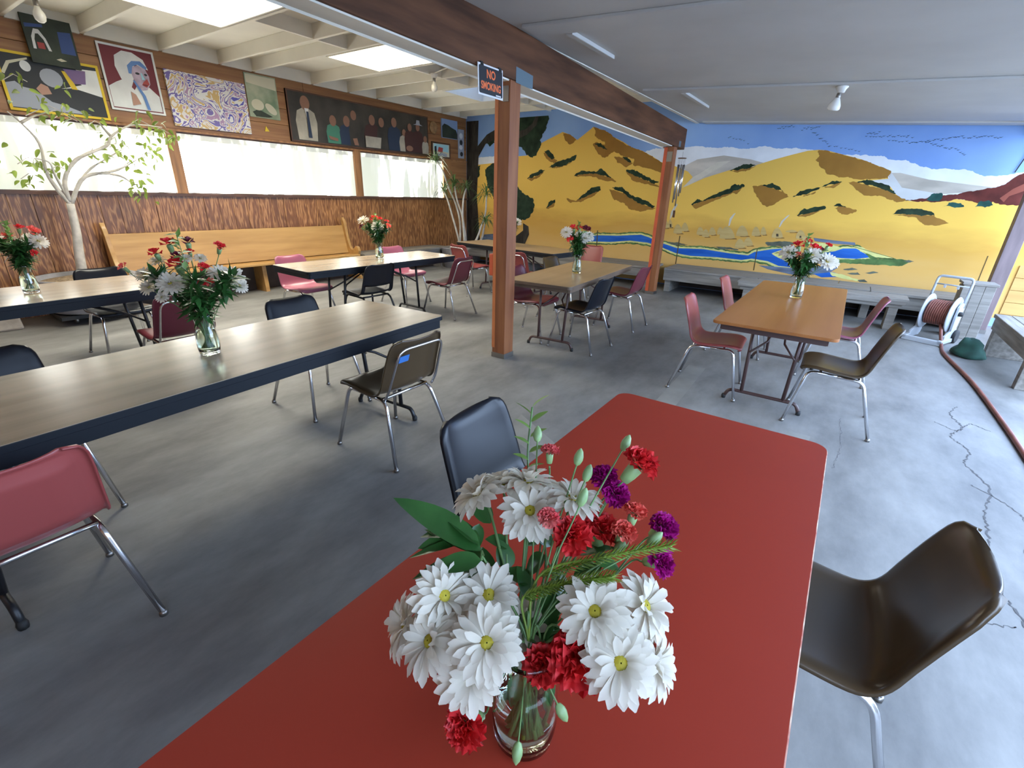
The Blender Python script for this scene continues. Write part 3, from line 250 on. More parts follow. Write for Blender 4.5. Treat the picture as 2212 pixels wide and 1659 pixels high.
BRANCH=[[[-7.25,1.718,1.276],[-7.26,1.651,1.417],[-7.27,1.606,1.6],[-7.28,1.624,1.869],[-7.29,1.533,2.053],[-7.3,1.459,2.147]],[[-7.25,1.716,1.3],[-7.23,1.727,1.514],[-7.21,1.875,1.731],[-7.19,2.176,1.893],[-7.17,2.237,1.992],[-7.15,2.461,2.134],[-7.13,2.76,2.143]],[[-7.25,1.718,1.276],[-7.283,1.94,1.594],[-7.317,2.207,1.779],[-7.35,2.401,1.893]],[[-7.25,1.73,1.276],[-7.237,1.869,1.519],[-7.225,2.03,1.598],[-7.213,2.239,1.583],[-7.2,2.349,1.487]],[[-7.25,1.715,1.324],[-7.217,1.658,1.557],[-7.183,1.63,1.691],[-7.15,1.47,1.724]],[[-7.25,2.262,1.998],[-7.2,2.191,2.081],[-7.15,2.158,2.121]],[[-7.25,1.525,2.05],[-7.25,1.65,2.128],[-7.25,1.833,2.204]],[[-7.25,1.886,1.732],[-7.275,2.034,1.813],[-7.3,2.074,1.864]],[[-7.25,2.037,1.598],[-7.175,2.245,1.658],[-7.1,2.539,1.849]]]
LEAFC=[[-7.2,1.475,1.703,0.15,12],[-7.2,1.453,1.557,0.135,10],[-7.2,1.695,1.641,0.165,10],[-7.2,1.771,2.217,0.337,14],[-7.2,1.865,2.153,0.188,10],[-7.2,2.285,1.975,0.188,10],[-7.2,2.086,1.768,0.105,8],[-7.2,2.558,2.186,0.225,14],[-7.2,2.756,2.121,0.15,14],[-7.2,2.871,2.032,0.09,10],[-7.2,2.636,1.909,0.15,8],[-7.2,2.385,1.74,0.15,10],[-7.2,2.382,1.426,0.112,12],[-7.2,2.368,1.528,0.105,8],[-7.2,2.296,1.928,0.15,8],[-7.2,1.575,2.458,0.15,6],[-7.2,2.131,2.12,0.112,5],[-7.2,2.575,1.854,0.15,6]]
DRAC=[[[-6.853,7.85,0.517],[-6.911,7.85,0.937],[-7.032,7.85,1.299],[-7.129,7.85,1.567],[-7.221,7.85,1.92],[-7.37,7.85,2.112]],[[-6.762,7.85,0.524],[-6.78,7.85,1.036],[-6.851,7.85,1.395],[-6.896,7.85,1.677]],[[-6.659,7.85,0.532],[-6.679,7.85,1.041],[-6.712,7.85,1.399],[-6.71,7.85,1.619]],[[-6.405,7.85,0.58],[-6.32,7.85,0.879],[-6.236,7.85,1.151],[-6.168,7.85,1.501]],[[-6.381,7.85,0.582],[-6.234,7.85,0.839],[-6.116,7.85,0.998]],[[-6.814,7.85,0.52],[-6.948,7.85,1.028],[-7.134,7.85,1.387],[-7.326,7.85,1.545]]]
BOUQ={'long': [('red',[-2.675,0.89,1.211],0.024),('red',[-2.704,0.963,1.247],0.029),('red',[-2.603,0.943,1.157],0.038),('red',[-2.541,0.982,1.213],0.018),('red',[-2.524,1.106,1.243],0.024),('red',[-2.483,0.966,1.09],0.029),('coral',[-2.453,1.0,1.089],0.022),('red',[-2.514,1.013,1.153],0.024),('coral',[-2.788,0.781,1.141],0.02),('burgundy',[-2.62,1.014,1.256],0.025),('burgundy',[-2.631,0.96,1.19],0.027),('white',[-2.695,0.89,1.165],0.035),('white',[-2.756,0.85,1.115],0.036),('white',[-2.633,0.854,1.107],0.035),('white',[-2.592,0.893,1.092],0.05),('white',[-2.715,0.843,1.06],0.037),('white',[-2.557,0.966,1.191],0.022),('white',[-2.569,1.032,1.187],0.025),('white',[-2.457,1.056,1.117],0.047),('white',[-2.428,1.102,1.102],0.051),('white',[-2.394,1.107,1.07],0.033),('white',[-2.644,0.863,1.028],0.024)],'left': [('white',[-4.954,0.765,1.099],0.05),('white',[-5.012,0.728,1.05],0.041),('white',[-4.805,0.86,1.119],0.04),('white',[-4.74,0.885,1.104],0.05),('red',[-5.007,0.854,1.184],0.027),('coral',[-4.841,0.894,1.165],0.037),('coral',[-4.981,0.773,1.133],0.027),('red',[-4.78,0.845,1.029],0.021),('burgundy',[-4.861,0.8,1.086],0.027)],'far': [('white',[-4.909,3.851,1.169],0.062),('white',[-4.712,3.895,1.11],0.061),('white',[-4.742,4.011,1.081],0.056),('red',[-4.718,3.868,1.194],0.043),('red',[-4.808,4.024,1.186],0.03),('red',[-4.733,4.062,1.15],0.03),('coral',[-4.582,3.949,1.123],0.029),('burgundy',[-4.949,3.854,1.089],0.03)],'corner': [('red',[-4.367,6.266,1.144],0.046),('white',[-4.406,6.436,1.108],0.068),('red',[-4.416,6.246,1.132],0.042),('white',[-4.478,6.262,1.099],0.059)],'brown': [('white',[-2.473,4.543,1.17],0.054),('white',[-2.466,4.767,1.106],0.056),('white',[-2.4,4.697,1.148],0.037),('white',[-2.299,4.63,1.111],0.051),('white',[-2.324,4.771,1.129],0.052),('red',[-2.439,4.624,1.203],0.038),('red',[-2.427,4.737,1.207],0.032),('red',[-2.433,4.555,1.098],0.031),('burgundy',[-2.39,4.814,1.172],0.056),('coral',[-2.498,4.666,1.15],0.026)],'orange': [('white',[-0.417,4.767,1.124],0.06),('white',[-0.241,4.865,1.11],0.067),('white',[-0.127,4.96,1.068],0.067),('white',[-0.074,4.966,1.056],0.044),('red',[-0.368,4.953,1.166],0.045),('red',[-0.298,4.902,1.215],0.029),('red',[-0.244,4.962,1.159],0.044),('red',[-0.145,4.951,1.185],0.028),('red',[-0.291,4.831,1.08],0.025),('burgundy',[-0.379,4.792,1.103],0.03),('burgundy',[-0.342,4.892,1.012],0.031),('burgundy',[-0.194,4.926,1.149],0.025),('coral',[-0.339,4.912,1.103],0.026)]}
FG=[('daisy',[-0.387,0.483,1.074],-0.5,0.7,0.4),('daisy',[-0.328,0.533,1.093],0.0,1,0.15),('daisy',[-0.37,0.522,1.077],-0.2,1,0.1),('daisy',[-0.302,0.501,1.071],0,0.35,1),('daisy',[-0.256,0.551,1.084],0.3,0.9,0.5),('daisy',[-0.352,0.359,0.988],0.5,0.2,1),('daisy',[-0.305,0.402,0.983],0.1,0.2,1),('daisy',[-0.336,0.315,0.955],-0.7,0.1,0.9),('daisy',[-0.26,0.341,0.982],0,0,1),('daisy',[-0.255,0.424,0.931],0.4,0.1,1),('daisy',[-0.281,0.332,0.915],0,-0.35,1),('daisy',[-0.155,0.433,1.023],0,0.25,1),('daisy',[-0.114,0.511,0.991],0.7,0.2,0.8),('daisy',[-0.108,0.415,0.986],0.15,-0.1,1),('daisy',[-0.084,0.486,0.927],0.9,-0.1,0.6),('daisy',[-0.39,0.322,0.94],-0.9,0.2,0.5),('red',[-0.181,0.608,1.147],0.5,0.6,0.4),('red',[-0.23,0.504,1.058],0,0.4,1),('red',[-0.204,0.554,1.045],0.2,0.6,0.6),('red',[-0.161,0.41,0.959],0,0,1),('red',[-0.279,0.326,0.82],-0.5,-0.4,1),('red',[-0.207,0.399,0.92],0,0,1),('coral',[-0.166,0.575,1.085],0.3,0.8,0.4),('coral',[-0.17,0.548,1.065],0.3,0.5,0.6),('pink',[-0.32,0.583,1.13],0,0.9,0.3),('pink',[-0.259,0.481,1.091],0,0.5,1),('coral',[-0.104,0.509,0.947],0.5,0,0.6),('magenta',[-0.23,0.605,1.104],0,0.7,0.6),('magenta',[-0.129,0.601,1.061],0.5,0.4,0.7),('magenta',[-0.117,0.566,1.027],0.6,0,0.7),('magenta',[-0.208,0.599,1.088],0.3,0.2,0.7)]
BUD=[([-0.213,0.632,1.161],1),([-0.268,0.583,1.138],1),([-0.224,0.513,1.122],1),([-0.247,0.575,1.121],1),([-0.352,0.595,1.146],1),([-0.168,0.541,1.047],1),([-0.129,0.563,1.064],1),([-0.176,0.407,0.842],-1),([-0.207,0.344,0.809],-1)]
SPR=[[[-0.248,0.446,1.018],[-0.103,0.562,1.067]],[[-0.259,0.424,0.99],[-0.147,0.46,1.066]]]
LFG=[([-0.343,0.434,1.02],[-0.484,0.397,1.089],0.0246),([-0.342,0.422,1.021],[-0.411,0.351,1.0],0.0131),([-0.348,0.434,1.027],[-0.431,0.443,1.055],0.018),([-0.33,0.418,1.022],[-0.386,0.364,1.018],0.0164),([-0.329,0.427,1.012],[-0.396,0.387,0.972],0.0246),([-0.371,0.463,1.039],[-0.358,0.43,1.006],0.0115),([-0.344,0.44,1.007],[-0.446,0.421,1.03],0.018),([-0.324,0.48,1.007],[-0.352,0.457,1.026],0.0148),([-0.337,0.438,0.967],[-0.362,0.463,0.999],0.0164),([-0.352,0.57,1.095],[-0.389,0.603,1.162],0.0082),([-0.348,0.576,1.103],[-0.357,0.61,1.129],0.0066),([-0.366,0.588,1.126],[-0.385,0.627,1.177],0.0066),([-0.361,0.581,1.105],[-0.383,0.577,1.126],0.0066),([-0.357,0.563,1.088],[-0.372,0.57,1.097],0.0082),([-0.262,0.488,1.017],[-0.287,0.466,0.982],0.0164),([-0.23,0.466,0.981],[-0.223,0.431,0.954],0.0164),([-0.221,0.491,0.993],[-0.177,0.494,0.991],0.0148),([-0.207,0.412,0.893],[-0.186,0.402,0.845],0.0098),([-0.239,0.389,0.892],[-0.231,0.362,0.853],0.0115),([-0.199,0.433,0.924],[-0.174,0.416,0.869],0.0115),([-0.254,0.442,0.968],[-0.292,0.46,1.003],0.0148),([-0.201,0.521,1.026],[-0.16,0.531,1.016],0.0115),([-0.361,0.48,1.033],[-0.409,0.48,1.071],0.0164),([-0.387,0.442,1.018],[-0.437,0.391,1.01],0.0148),([-0.253,0.443,0.941],[-0.296,0.431,0.95],0.018),([-0.254,0.493,0.99],[-0.205,0.485,0.934],0.0197),([-0.3,0.497,1.008],[-0.283,0.533,1.056],0.0164),([-0.196,0.453,0.934],[-0.226,0.414,0.923],0.0164),([-0.38,0.451,1.026],[-0.445,0.405,1.023],0.0164),([-0.372,0.441,1.022],[-0.44,0.374,1.007],0.009),([-0.269,0.464,0.978],[-0.311,0.444,0.996],0.018),([-0.25,0.464,0.952],[-0.23,0.485,0.993],0.0164),([-0.27,0.517,1.009],[-0.303,0.511,1.042],0.0148),([-0.217,0.5,0.979],[-0.188,0.526,1.017],0.0164),([-0.235,0.416,0.914],[-0.215,0.443,0.967],0.0164),([-0.307,0.456,0.988],[-0.334,0.468,1.024],0.0148),([-0.225,0.524,1.011],[-0.18,0.553,1.036],0.0131)]
# ------------------------------------------------------------------ the setting
XW, YW = -7.7, 9.1
floor = struct(MB().box(-8.2, 9, -5, 9.3, -.1, 0).build('floor', M['concrete']))
cr = MB()
def crackline(pts, w):
    P = snap([(x, y, 0) for x, y in pts], 16)
    for i, p in enumerate(P): P[i] = p+Vector((rnd.uniform(-.009, .009), rnd.uniform(-.009, .009), 0))
    for i in range(len(P)-1):
        a, b = P[i], P[i+1]; t = (b-a); n = Vector((-t.y, t.x, 0)).normalized()*w*rnd.uniform(.15, .75)
        cr.add([(a-n)+Vector((0, 0, .0012)), (a+n)+Vector((0, 0, .0012)), (b+n)+Vector((0, 0, .0012)), (b-n)+Vector((0, 0, .0012))], [(3, 2, 1, 0)])
for pts, w in (([(1.05, 5.0), (.98, 4.75), (1.02, 4.5), (.93, 4.25), (1.0, 4.05), (.95, 3.8), (1.02, 3.5), (.95, 3.2), (.92, 2.9), (.86, 2.6), (.93, 2.3), (.9, 2.0), (.97, 1.7)], .008),
               ([(.86, 4.5), (.98, 4.4), (1.08, 4.62), (1.18, 4.55)], .005), ([(.93, 3.5), (1.1, 3.3), (1.12, 3.0), (1.25, 2.6)], .006), ([(1.05, 2.9), (1.0, 2.5), (1.1, 2.2)], .005),
               ([(.9, 2.25), (.75, 2.2), (.6, 2.24), (.5, 2.2)], .003), ([(-1.35, 2.3), (-1.2, 2.15), (-1.05, 2.1)], .002), ([(.25, 3.2), (.28, 3.6), (.26, 4.1)], .0025)): crackline(pts, w)
cr.build('crack', M['crack'], floor)
pt = MB()
for pts in ([(-.98, 3.4), (-.82, 3.4), (-.86, 4.6), (-1.02, 4.6)], [(-.1, 2.6), (.06, 2.6), (.1, 3.6), (-.04, 3.6)], [(-1.62, 2.3), (-1.2, 2.15), (-1.1, 2.3), (-1.7, 2.62)]):
    pt.add([(x, y, .0008) for x, y in pts], [(0, 1, 2, 3)])
pt.build('pale_patch', M['patch'], floor)
# left wall: lower plywood boards, window band, upper boards
wl = struct(MB().box(XW-.14, XW-.03, -4, 9.2, 0, 1.37).box(XW-.14, XW-.03, -4, 9.2, 2.19, 3.4).build('wall_left', M['darkwood']))
y = -3.9; k = 0
while y < 9.0:
    w = .2; m = bevel(MB().box(XW-.03, XW-(k*7 % 3)*.0015, y+.0012, min(y+w-.0012, 9.09), 0, 1.36).build('plank', M['plywood'], wl), .002, 1); y += w; k += 1
for k in range(4):
    z0 = 2.19+k*.225
    for y0, y1 in ((-3.9, 1.2), (1.2, 5.1), (5.1, 9.09)): bevel(MB().box(XW-.03, XW, y0+.002, y1-.002, z0+.002, z0+.223).build('board', M['board'], wl), .003, 1)
struct(MB().box(XW-.03, XW+.035, -3.9, 9.09, 1.36, 1.395).build('trim_1', M['trim']))
struct(MB().box(XW-.03, XW+.02, -3.9, 9.09, 2.165, 2.19).build('trim_2', M['mullion']))
for i, yy in enumerate((-.55, 3.06, 6.035, 8.43)):
    w = .07 if i < 3 else .13
    struct(bevel(MB().box(XW-.06, XW+.012, yy-w, yy+w, 1.395, 2.165).build('trim_%d' % (i+3), M['mullion']), .004))
struct(MB().box(XW-.06, XW+.005, 8.56, 9.09, 1.395, 2.165).build('trim_7', M['board']))
pane = emit('backlit_fibreglass', (.62, .68, .50), (1, 1, .92), WINDOW_POWER*.05, WINDOW_POWER*1.1, 1.5, (1, 2.6, .4))
dimpane = emit('dim_fibreglass', (.42, .44, .30), (.75, .76, .62), .15, .65, 5, (1, 2, .6)); studshade = emit('stud_shadow_fibreglass', (.70, .72, .52), (.9, .92, .8), .42, .6, 3, (1, 2, .5))
for i, (a, b) in enumerate(((-.48, 2.99), (3.13, 5.965), (6.105, 8.3))):
    wn = struct(MB().box(XW-.05, XW-.02, a, b, 1.395, 1.405).box(XW-.05, XW-.02, a, b, 2.145, 2.165).build('window_%d' % (i+1), M['trim']))
    MB().box(XW-.05, XW-.035, a, b, 1.405, 2.088).build('pane', pane, wn)
    MB().box(XW-.045, XW-.03, a, b, 2.078, 2.145).build('upper_band', dimpane, wn)  # weaker emission in a band along the window top
    for q in ((2.0,) if i == 0 else (4.15, 4.32) if i == 1 else ()): MB().box(XW-.034, XW-.03, q-.045, q+.045, 1.405, 2.078).build('stud_shadow', studshade, wn)  # strips glow less, standing for the shadow of studs behind the pane
# mural wall
wf = struct(MB().box(-7.84, 3.2, YW, YW+.15, 0, 3.3).build('wall_far', mat('mural_sky_blue', (.19, .33, .66), .55, scale=.6, col2=(.33, .50, .78), spec=.15)))
MK = dict(cloud=mat('mural_cloud_white', (.78, .79, .80), .6, var=.06, scale=4), haze=mat('mural_haze', (.52, .46, .38), .6, var=.2, scale=2, stretch=(1, 1, 3)), fog=mat('mural_fog', (.62, .62, .60), .6, var=.1, scale=3),
 hill=hillpaint('mural_hill_yellow', (.82, .50, .095), (.62, .345, .07), (.66, .40, .13)), shade=mat('mural_hill_shadow', (.34, .165, .03), .6, var=.12, scale=3),
 shrub=mat('mural_shrub', (.022, .04, .02), .6, var=.4, scale=9), teal=mat('mural_teal_shrub', (.02, .075, .06), .6, var=.3, scale=9), redrock=mat('mural_red_rock', (.12, .025, .018), .6, var=.35, scale=5), redlight=mat('mural_red_light', (.26, .07, .045), .6),
 bankgreen=mat('mural_bank_green', (.09, .16, .05), .6, var=.4, scale=7), bankyellow=mat('mural_bank_yellow', (.62, .60, .22), .6, var=.12, scale=8), river=mat('mural_river_blue', (.012, .085, .38), .5, scale=2, stretch=(1, 1, 6), col2=(.03, .15, .52)),
 dusk=mat('mural_dusky_blue', (.13, .16, .22), .6, var=.3, scale=4, stretch=(1, 1, 5)), slate=mat('mural_slate', (.10, .11, .08), .6, var=.3, scale=8), hut=mat('mural_hut_straw', (.50, .34, .12), .6, scale=4, stretch=(1, 1, 9), col2=(.56, .40, .16)),
 hutshadow=mat('mural_hut_shadow', (.22, .11, .03), .6), dark=mat('mural_door_dark', (.07, .05, .03), .6), smoke=mat('mural_smoke', (.62, .56, .45), .6, var=.1), bark=mat('mural_bark', (.045, .038, .03), .6, var=.45, scale=6, stretch=(2, 1, .6)),
 leafdark=mat('mural_foliage', (.018, .035, .018), .6, var=.5, scale=7), seam=mat('mural_seam', (.10, .07, .03), .7))
for m_ in MK.values(): m_.node_tree.nodes['Principled BSDF'].inputs['Specular IOR Level'].default_value = .15
groups = {}; ct = {}
for key, amp, layer, poly in MURAL:
    P = []
    n = len(poly)
    for i in range(n):
        a, b = Vector(poly[i]), Vector(poly[(i+1) % n]); L = (b-a).length; st = max(1, int(L/.018)) if amp else 1; nn = Vector((-(b-a).y, (b-a).x)); nn = nn.normalized() if nn.length else nn
        for j in range(st):
            p = a+(b-a)*j/st
            if amp and j: p += nn*(mnoise.noise(Vector((p.x*14, p.y*14, 3)))*amp*1.6+mnoise.noise(Vector((p.x*40, p.y*40, 9)))*amp*.7)
            P.append((max(-7.699, min(3.19, p.x)), YW-.0006*layer, max(.02, min(3.0, p.y))))
    ct[(key, layer)] = ct.get((key, layer), 0)+1; P = [(a, b-.00002*ct[(key, layer)], c) for a, b, c in P]
    A = sum(P[i][0]*P[(i+1) % len(P)][2]-P[(i+1) % len(P)][0]*P[i][2] for i in range(len(P)))
    if A < 0: P.reverse()
    groups.setdefault((key, layer), MB()).add(P, [tuple(range(len(P)))])
NAMES = dict(redrock='red_rock', redlight='red_rock_highlight', bankgreen='river_bank', bankyellow='river_bank', hutshadow='hut_shadow', leafdark='tree_foliage', teal='shrub', dusk='shallow_water', dark='hut_door', shade='hill_shadow', bark='tree_trunk', slate='stone', fog='fog_bank')
for (key, layer), mb in groups.items(): mb.build('mural_'+NAMES.get(key, key), MK[key], wf)
bm = MB()
for x, z in BIRDS: bm.add([(x-.02, YW-.002, z+.006), (x, YW-.002, z-.004), (x+.022, YW-.002, z+.01), (x, YW-.002, z+.003)], [(0, 1, 2, 3)])
bm.build('mural_birds', MK['shrub'], wf)['kind'] = 'stuff'
sid = mat('mural_siding_orange', (.47, .25, .07), .6, scale=2, stretch=(.5, 1, 3), col2=(.56, .33, .10))
for k in range(5):
    z0 = .02+k*.165
    bevel(MB().box(1.93-.02*k*.0, 3.19, YW-.022, YW-.007, z0, z0+.160).build('siding_board', sid, wf), .003, 1)
# near wall behind the camera, closing the left half
struct(MB().box(-7.84, 1.0, -1.75, -1.65, 0, 3.3).build('wall_near', M['board']))
screen = struct(MB().box(4.4, 4.5, -4.6, 2.9, 0, .1).build('sky_screen', M['oldwood']))  # unseen screen of boards added outside to cut the low sky light
for k in range(24): MB().box(4.35, 4.4, -4.6+k*.313, -4.6+k*.313+.308, 0, 2.3).build('screen_board', M['oldwood'], screen)
# ceiling over the left half: deck, rafters, blocking, skylights
SK = [(-6.0, -4.62, 1.95, 3.1), (-6.0, -4.62, 4.35, 5.21), (-6.1, -4.8, 6.6, 7.65)]
ce = MB()
xs = sorted({-7.84, -2.5}|{v for s in SK for v in s[:2]}); ys = sorted({-4.0, 9.1}|{v for s in SK for v in s[2:]})
for i in range(len(xs)-1):
    for j in range(len(ys)-1):
        mx, my = (xs[i]+xs[i+1])/2, (ys[j]+ys[j+1])/2
        if any(s[0] < mx < s[1] and s[2] < my < s[3] for s in SK): continue
        ce.box(xs[i], xs[i+1], ys[j], ys[j+1], 3.21, 3.25)
ceil = struct(ce.build('ceiling', M['white_paint']))
RY = [-3.2, -2.6, -2.0, -1.4, -.7, -.1, .5, 1.1, 1.73, 2.37, 3.14, 3.85, 4.31, 5.25, 5.94, 6.56, 7.69, 8.27, 8.85]
cuts = lambda yy: [s for s in SK if s[2]-.01 < yy < s[3]+.01]
for yy in RY:
    segs = [(XW, -2.56)]
    for s in cuts(yy): segs = [(XW, s[0]-.02), (s[1]+.02, -2.56)]
    for a, b in segs: bevel(MB().box(a, b, yy-.02, yy+.02, 3.06, 3.21).build('rafter', M['white_paint'], ceil), .003, 1)
allr = [-4]+RY+[9.1]
for i in range(len(allr)-1):
    a, b = allr[i]+.02, allr[i+1]-.02
    MB().box(XW, XW+.04, a, b, 3.05, 3.21).build('ledger_block', M['white_paint'], ceil)
    if not any(s[2]-.05 < (a+b)/2 < s[3]+.05 for s in SK): MB().box(-5.52, -5.48, a, b, 3.07, 3.21).build('blocking', M['white_paint'], ceil)
for i, (x0, x1, y0, y1) in enumerate(SK):
    c = MB().box(x0+.001, x0+.022, y0+.001, y1-.001, 3.06, 3.5).box(x1-.022, x1-.001, y0+.001, y1-.001, 3.06, 3.5).box(x0+.022, x1-.022, y0+.001, y0+.022, 3.06, 3.5).box(x0+.022, x1-.022, y1-.022, y1-.001, 3.06, 3.5)
    s = struct(c.build('window_%d' % (i+4), M['white_paint']))
    tint = [((1, .93, .74), (1, .97, .86)), ((1, .93, .74), (1, .97, .86)), ((.05, .16, 1), (.38, .6, 1))][i]
    MB().box(x0+.0225, x1-.0225, y0+.0225, y1-.0225, 3.46, 3.475).build('pane', emit('skylight_panel_%s' % 'abc'[i], tint[0], tint[1], SKYLIGHT_POWER*(.85 if i < 2 else .03), SKYLIGHT_POWER*(1 if i < 2 else .07), 1), s)
# lower ceiling over the right half, and the drop between the two
zr = lambda x: 2.735-.05*(x+2.7)
xr0, xr1 = -2.57, 1.78
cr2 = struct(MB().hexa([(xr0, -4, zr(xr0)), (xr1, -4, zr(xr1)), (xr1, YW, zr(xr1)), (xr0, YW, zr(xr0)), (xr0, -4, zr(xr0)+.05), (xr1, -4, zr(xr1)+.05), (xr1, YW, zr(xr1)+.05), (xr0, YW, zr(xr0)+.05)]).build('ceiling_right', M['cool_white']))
MB().box(-2.62, -2.57, -4, YW, 2.72, 3.25).build('drop_board', M['white_paint'], cr2)
def batten(x0, x1, y0, y1, t=.018):
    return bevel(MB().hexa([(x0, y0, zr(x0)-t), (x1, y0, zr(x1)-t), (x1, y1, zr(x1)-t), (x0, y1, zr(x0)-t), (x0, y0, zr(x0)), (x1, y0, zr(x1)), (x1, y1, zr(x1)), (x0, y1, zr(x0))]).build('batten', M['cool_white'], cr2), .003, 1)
for y0, y1 in ((.9, 1.15), (3.55, 3.8), (6.12, 6.32), (8.85, 9.08)): batten(-2.45, 1.75, y0, y1, .022)
batten(-2.2, -2.14, 3.8, 4.6, .03); batten(-2.05, -1.99, 6.32, 7.4, .03)
# beam and posts
bz = lambda yy: 2.415-.0235*(yy-1.8)
bt = lambda yy: 2.765-.037*(yy-2.6)
beam = tag(MB().hexa([(-2.68, -1.64, bz(-1.64)), (-2.53, -1.64, bz(-1.64)), (-2.53, 8.37, bz(8.37)), (-2.68, 8.37, bz(8.37)), (-2.68, -1.64, bt(-1.64)), (-2.53, -1.64, bt(-1.64)), (-2.53, 8.37, bt(8.37)), (-2.68, 8.37, bt(8.37))]).build('roof_beam', M['beam']), 'long dark brown roof beam carried on the posts below the ceiling', 'beam'); bevel(beam, .006)
yb = 3.66
MB().add([(-2.528, yb-.05, 2.36), (-2.528, yb+.2, 2.35), (-2.528, yb+.2, 2.45), (-2.528, yb-.05, 2.47)], [(0, 1, 2, 3)]).build('tape_patch', M['greytape'], beam)
MB().add([(-2.528, 8.05, 2.28), (-2.528, 8.15, 2.28), (-2.528, 8.15, 2.36), (-2.528, 8.05, 2.36)], [(0, 1, 2, 3)]).build('tape_patch', M['greytape'], beam)
MB().hexa([(-2.72, -1.6, bz(-1.6)-.012), (-2.55, -1.6, bz(-1.6)-.012), (-2.55, 7.8, bz(7.8)-.012), (-2.72, 7.8, bz(7.8)-.012), (-2.72, -1.6, bz(-1.6)-.001), (-2.55, -1.6, bz(-1.6)-.001), (-2.55, 7.8, bz(7.8)-.001), (-2.72, 7.8, bz(7.8)-.001)]).build('white_soffit_strip', M['white_paint'], beam)
MB().tube([(-2.73, -1.6, bz(-1.6)), (-2.73, 1.8, bz(1.8)-.01), (-2.73, 8.3, bz(8.3)-.008)], .014, 6).build('white_conduit', M['white_paint'], beam)
def post(name, label, x, yy, h, m, w=.075):
    t = thing(name, label, 'post', (x, yy, 0))
    bevel(MB().box(-w, w, -w, w, .045, h).build('shaft', m, t), .006)
    MB().box(-w-.004, w+.004, -w-.004, w+.004, 0, .05).build('base_plate', M['steel'], t)
    return t
p1 = post('wooden_post', 'red-brown square post with the no smoking sign at its top', -2.61, 3.62, bz(3.62), M['post'])
MB().box(-.0765, -.042, -.0775, -.074, .1, bz(3.6)-.02).build('orange_lit_strip', mat('orange_lit_edge', (.52, .16, .05), .45, var=.1), p1)  # orange strip stands in for the light on the post's left edge
MB().box(.005, .06, -.081, -.075, 2.22, 2.33).build('bracket', M['steel'], p1)
MB().tube([(-.088, -.05, 2.2), (-.088, -.05, 1.0)], .008, 6).build('conduit', M['redpost'], p1)
bevel(MB().box(-.125, -.076, -.075, -.02, .8, 1.0).build('switch_box', M['redpost'], p1), .008)
p2 = post('wooden_post', 'red-edged square post under the far end of the beam, beside the wind chime', -2.62, 7.98, bz(7.98), M['post'])
MB().box(-.0765, -.025, -.0775, -.074, .05, bz(8)-.01).build('red_lit_edge', M['redpost'], p2)  # red colour put on the left of the face as its lit part
MB().box(-.02, .06, -.084, -.074, 2.06, 2.2).build('bracket', M['steel'], p2)
p3 = post('wooden_post', 'grey-brown post at the right edge, behind the hose reel', 1.66, 8.5, zr(1.66)-.0, mat('faded_mauve_brown_post', (.17, .12, .12), .6, var=.2, scale=4, stretch=(4, 4, .5)))
# ------------------------------------------------------------------ tables
def table(name, label, x, yy, L, Wd, rz, top, edge, tube, thick=.03, apron=.045, h=.74, inset=.5, corner=.04, ai=.025, am=None):
    t = thing(name, label, 'table', (x, yy, 0), rz, 'folding dining tables')
    hx, hy = Wd/2, L/2
    MB().prism(roundrect(hx-.003, hy-.003, corner), h-thick+.002, h).build('tabletop', top, t)
    bevel(MB().prism(roundrect(hx, hy, corner+.003), h-thick, h-.0025).build('edge_band', edge, t), .002)
    if apron:
        a = MB(); i = ai
        for s in (-1, 1):
            a.box(s*(hx-i)-.009, s*(hx-i)+.009, -hy+i, hy-i, h-thick-apron, h-thick+.001); a.box(-hx+i, hx-i, s*(hy-i)-.009, s*(hy-i)+.009, h-thick-apron, h-thick+.001)
        a.build('apron', am or edge, t)
    for s in (-1, 1):
        yl = s*(hy-inset); w = hx*.72
        for q in (-1, 1):
            l = MB().tube([(q*w*.62, yl-s*.05, h-thick-.01), (q*w*.55, yl, .085)], .014, 8).build('leg', tube, t, True)
        MB().tube(fillet([(-w, yl, .012), (-w+.03, yl, .085), (w-.03, yl, .085), (w, yl, .012)], .05), .014, 8).build('foot_bar', tube, t, True)
        for q in (-1, 1): MB().lathe([(.016, 0), (.018, .02), (.014, .035)], 8, (q*w, yl, 0)).build('foot_cap', M['rubber'], t, True)
        MB().tube([(-w*.62, yl-s*.05, h-thick-.03), (w*.62, yl-s*.05, h-thick-.03)], .011, 6).build('cross_tube', tube, t, True)
        MB().tube([(0, yl-s*.55, h-thick-.02), (w*.22, yl-s*.12, .5), (w*.57, yl-s*.01, .42)], .009, 6).build('brace', tube, t, True)
        MB().tube([(0, yl-s*.55, h-thick-.02), (-w*.22, yl-s*.12, .5), (-w*.57, yl-s*.01, .42)], .009, 6).build('brace', tube, t, True)
    return t
table('dining_table', 'brick-red painted table with chipped edges in the foreground, under the big bouquet', -.275, .83, 1.96, .77, R(0), M['redpaint'], M['chip'], M['browntube'], .035, 0, corner=.05)
table('dining_table', 'long walnut-topped folding table with a black edge, second from the left wall', -2.47, 1.02, 2.5, .78, R(3.2), M['woodlam'], M['darkedge'], M['blacktube'], inset=.22, corner=.025, apron=.055)
table('dining_table', 'black-edged folding table beside the ficus tree, nearest the left wall', -4.83, .52, 2.0, .8, R(3), M['woodlam'], M['darkedge'], M['blacktube'], inset=.12, apron=.06)
table('dining_table', 'dark-edged folding table in front of the oak pew', -4.66, 3.76, 2.13, .72, R(-2), M['woodlam'], M['darkedge'], M['blacktube'])
table('dining_table', 'tan-topped brown table just behind the middle post', -2.44, 4.77, 1.92, .72, R(4.5), M['tanlam'], M['oakedge'], M['browntube'], .032, .03, inset=.38)
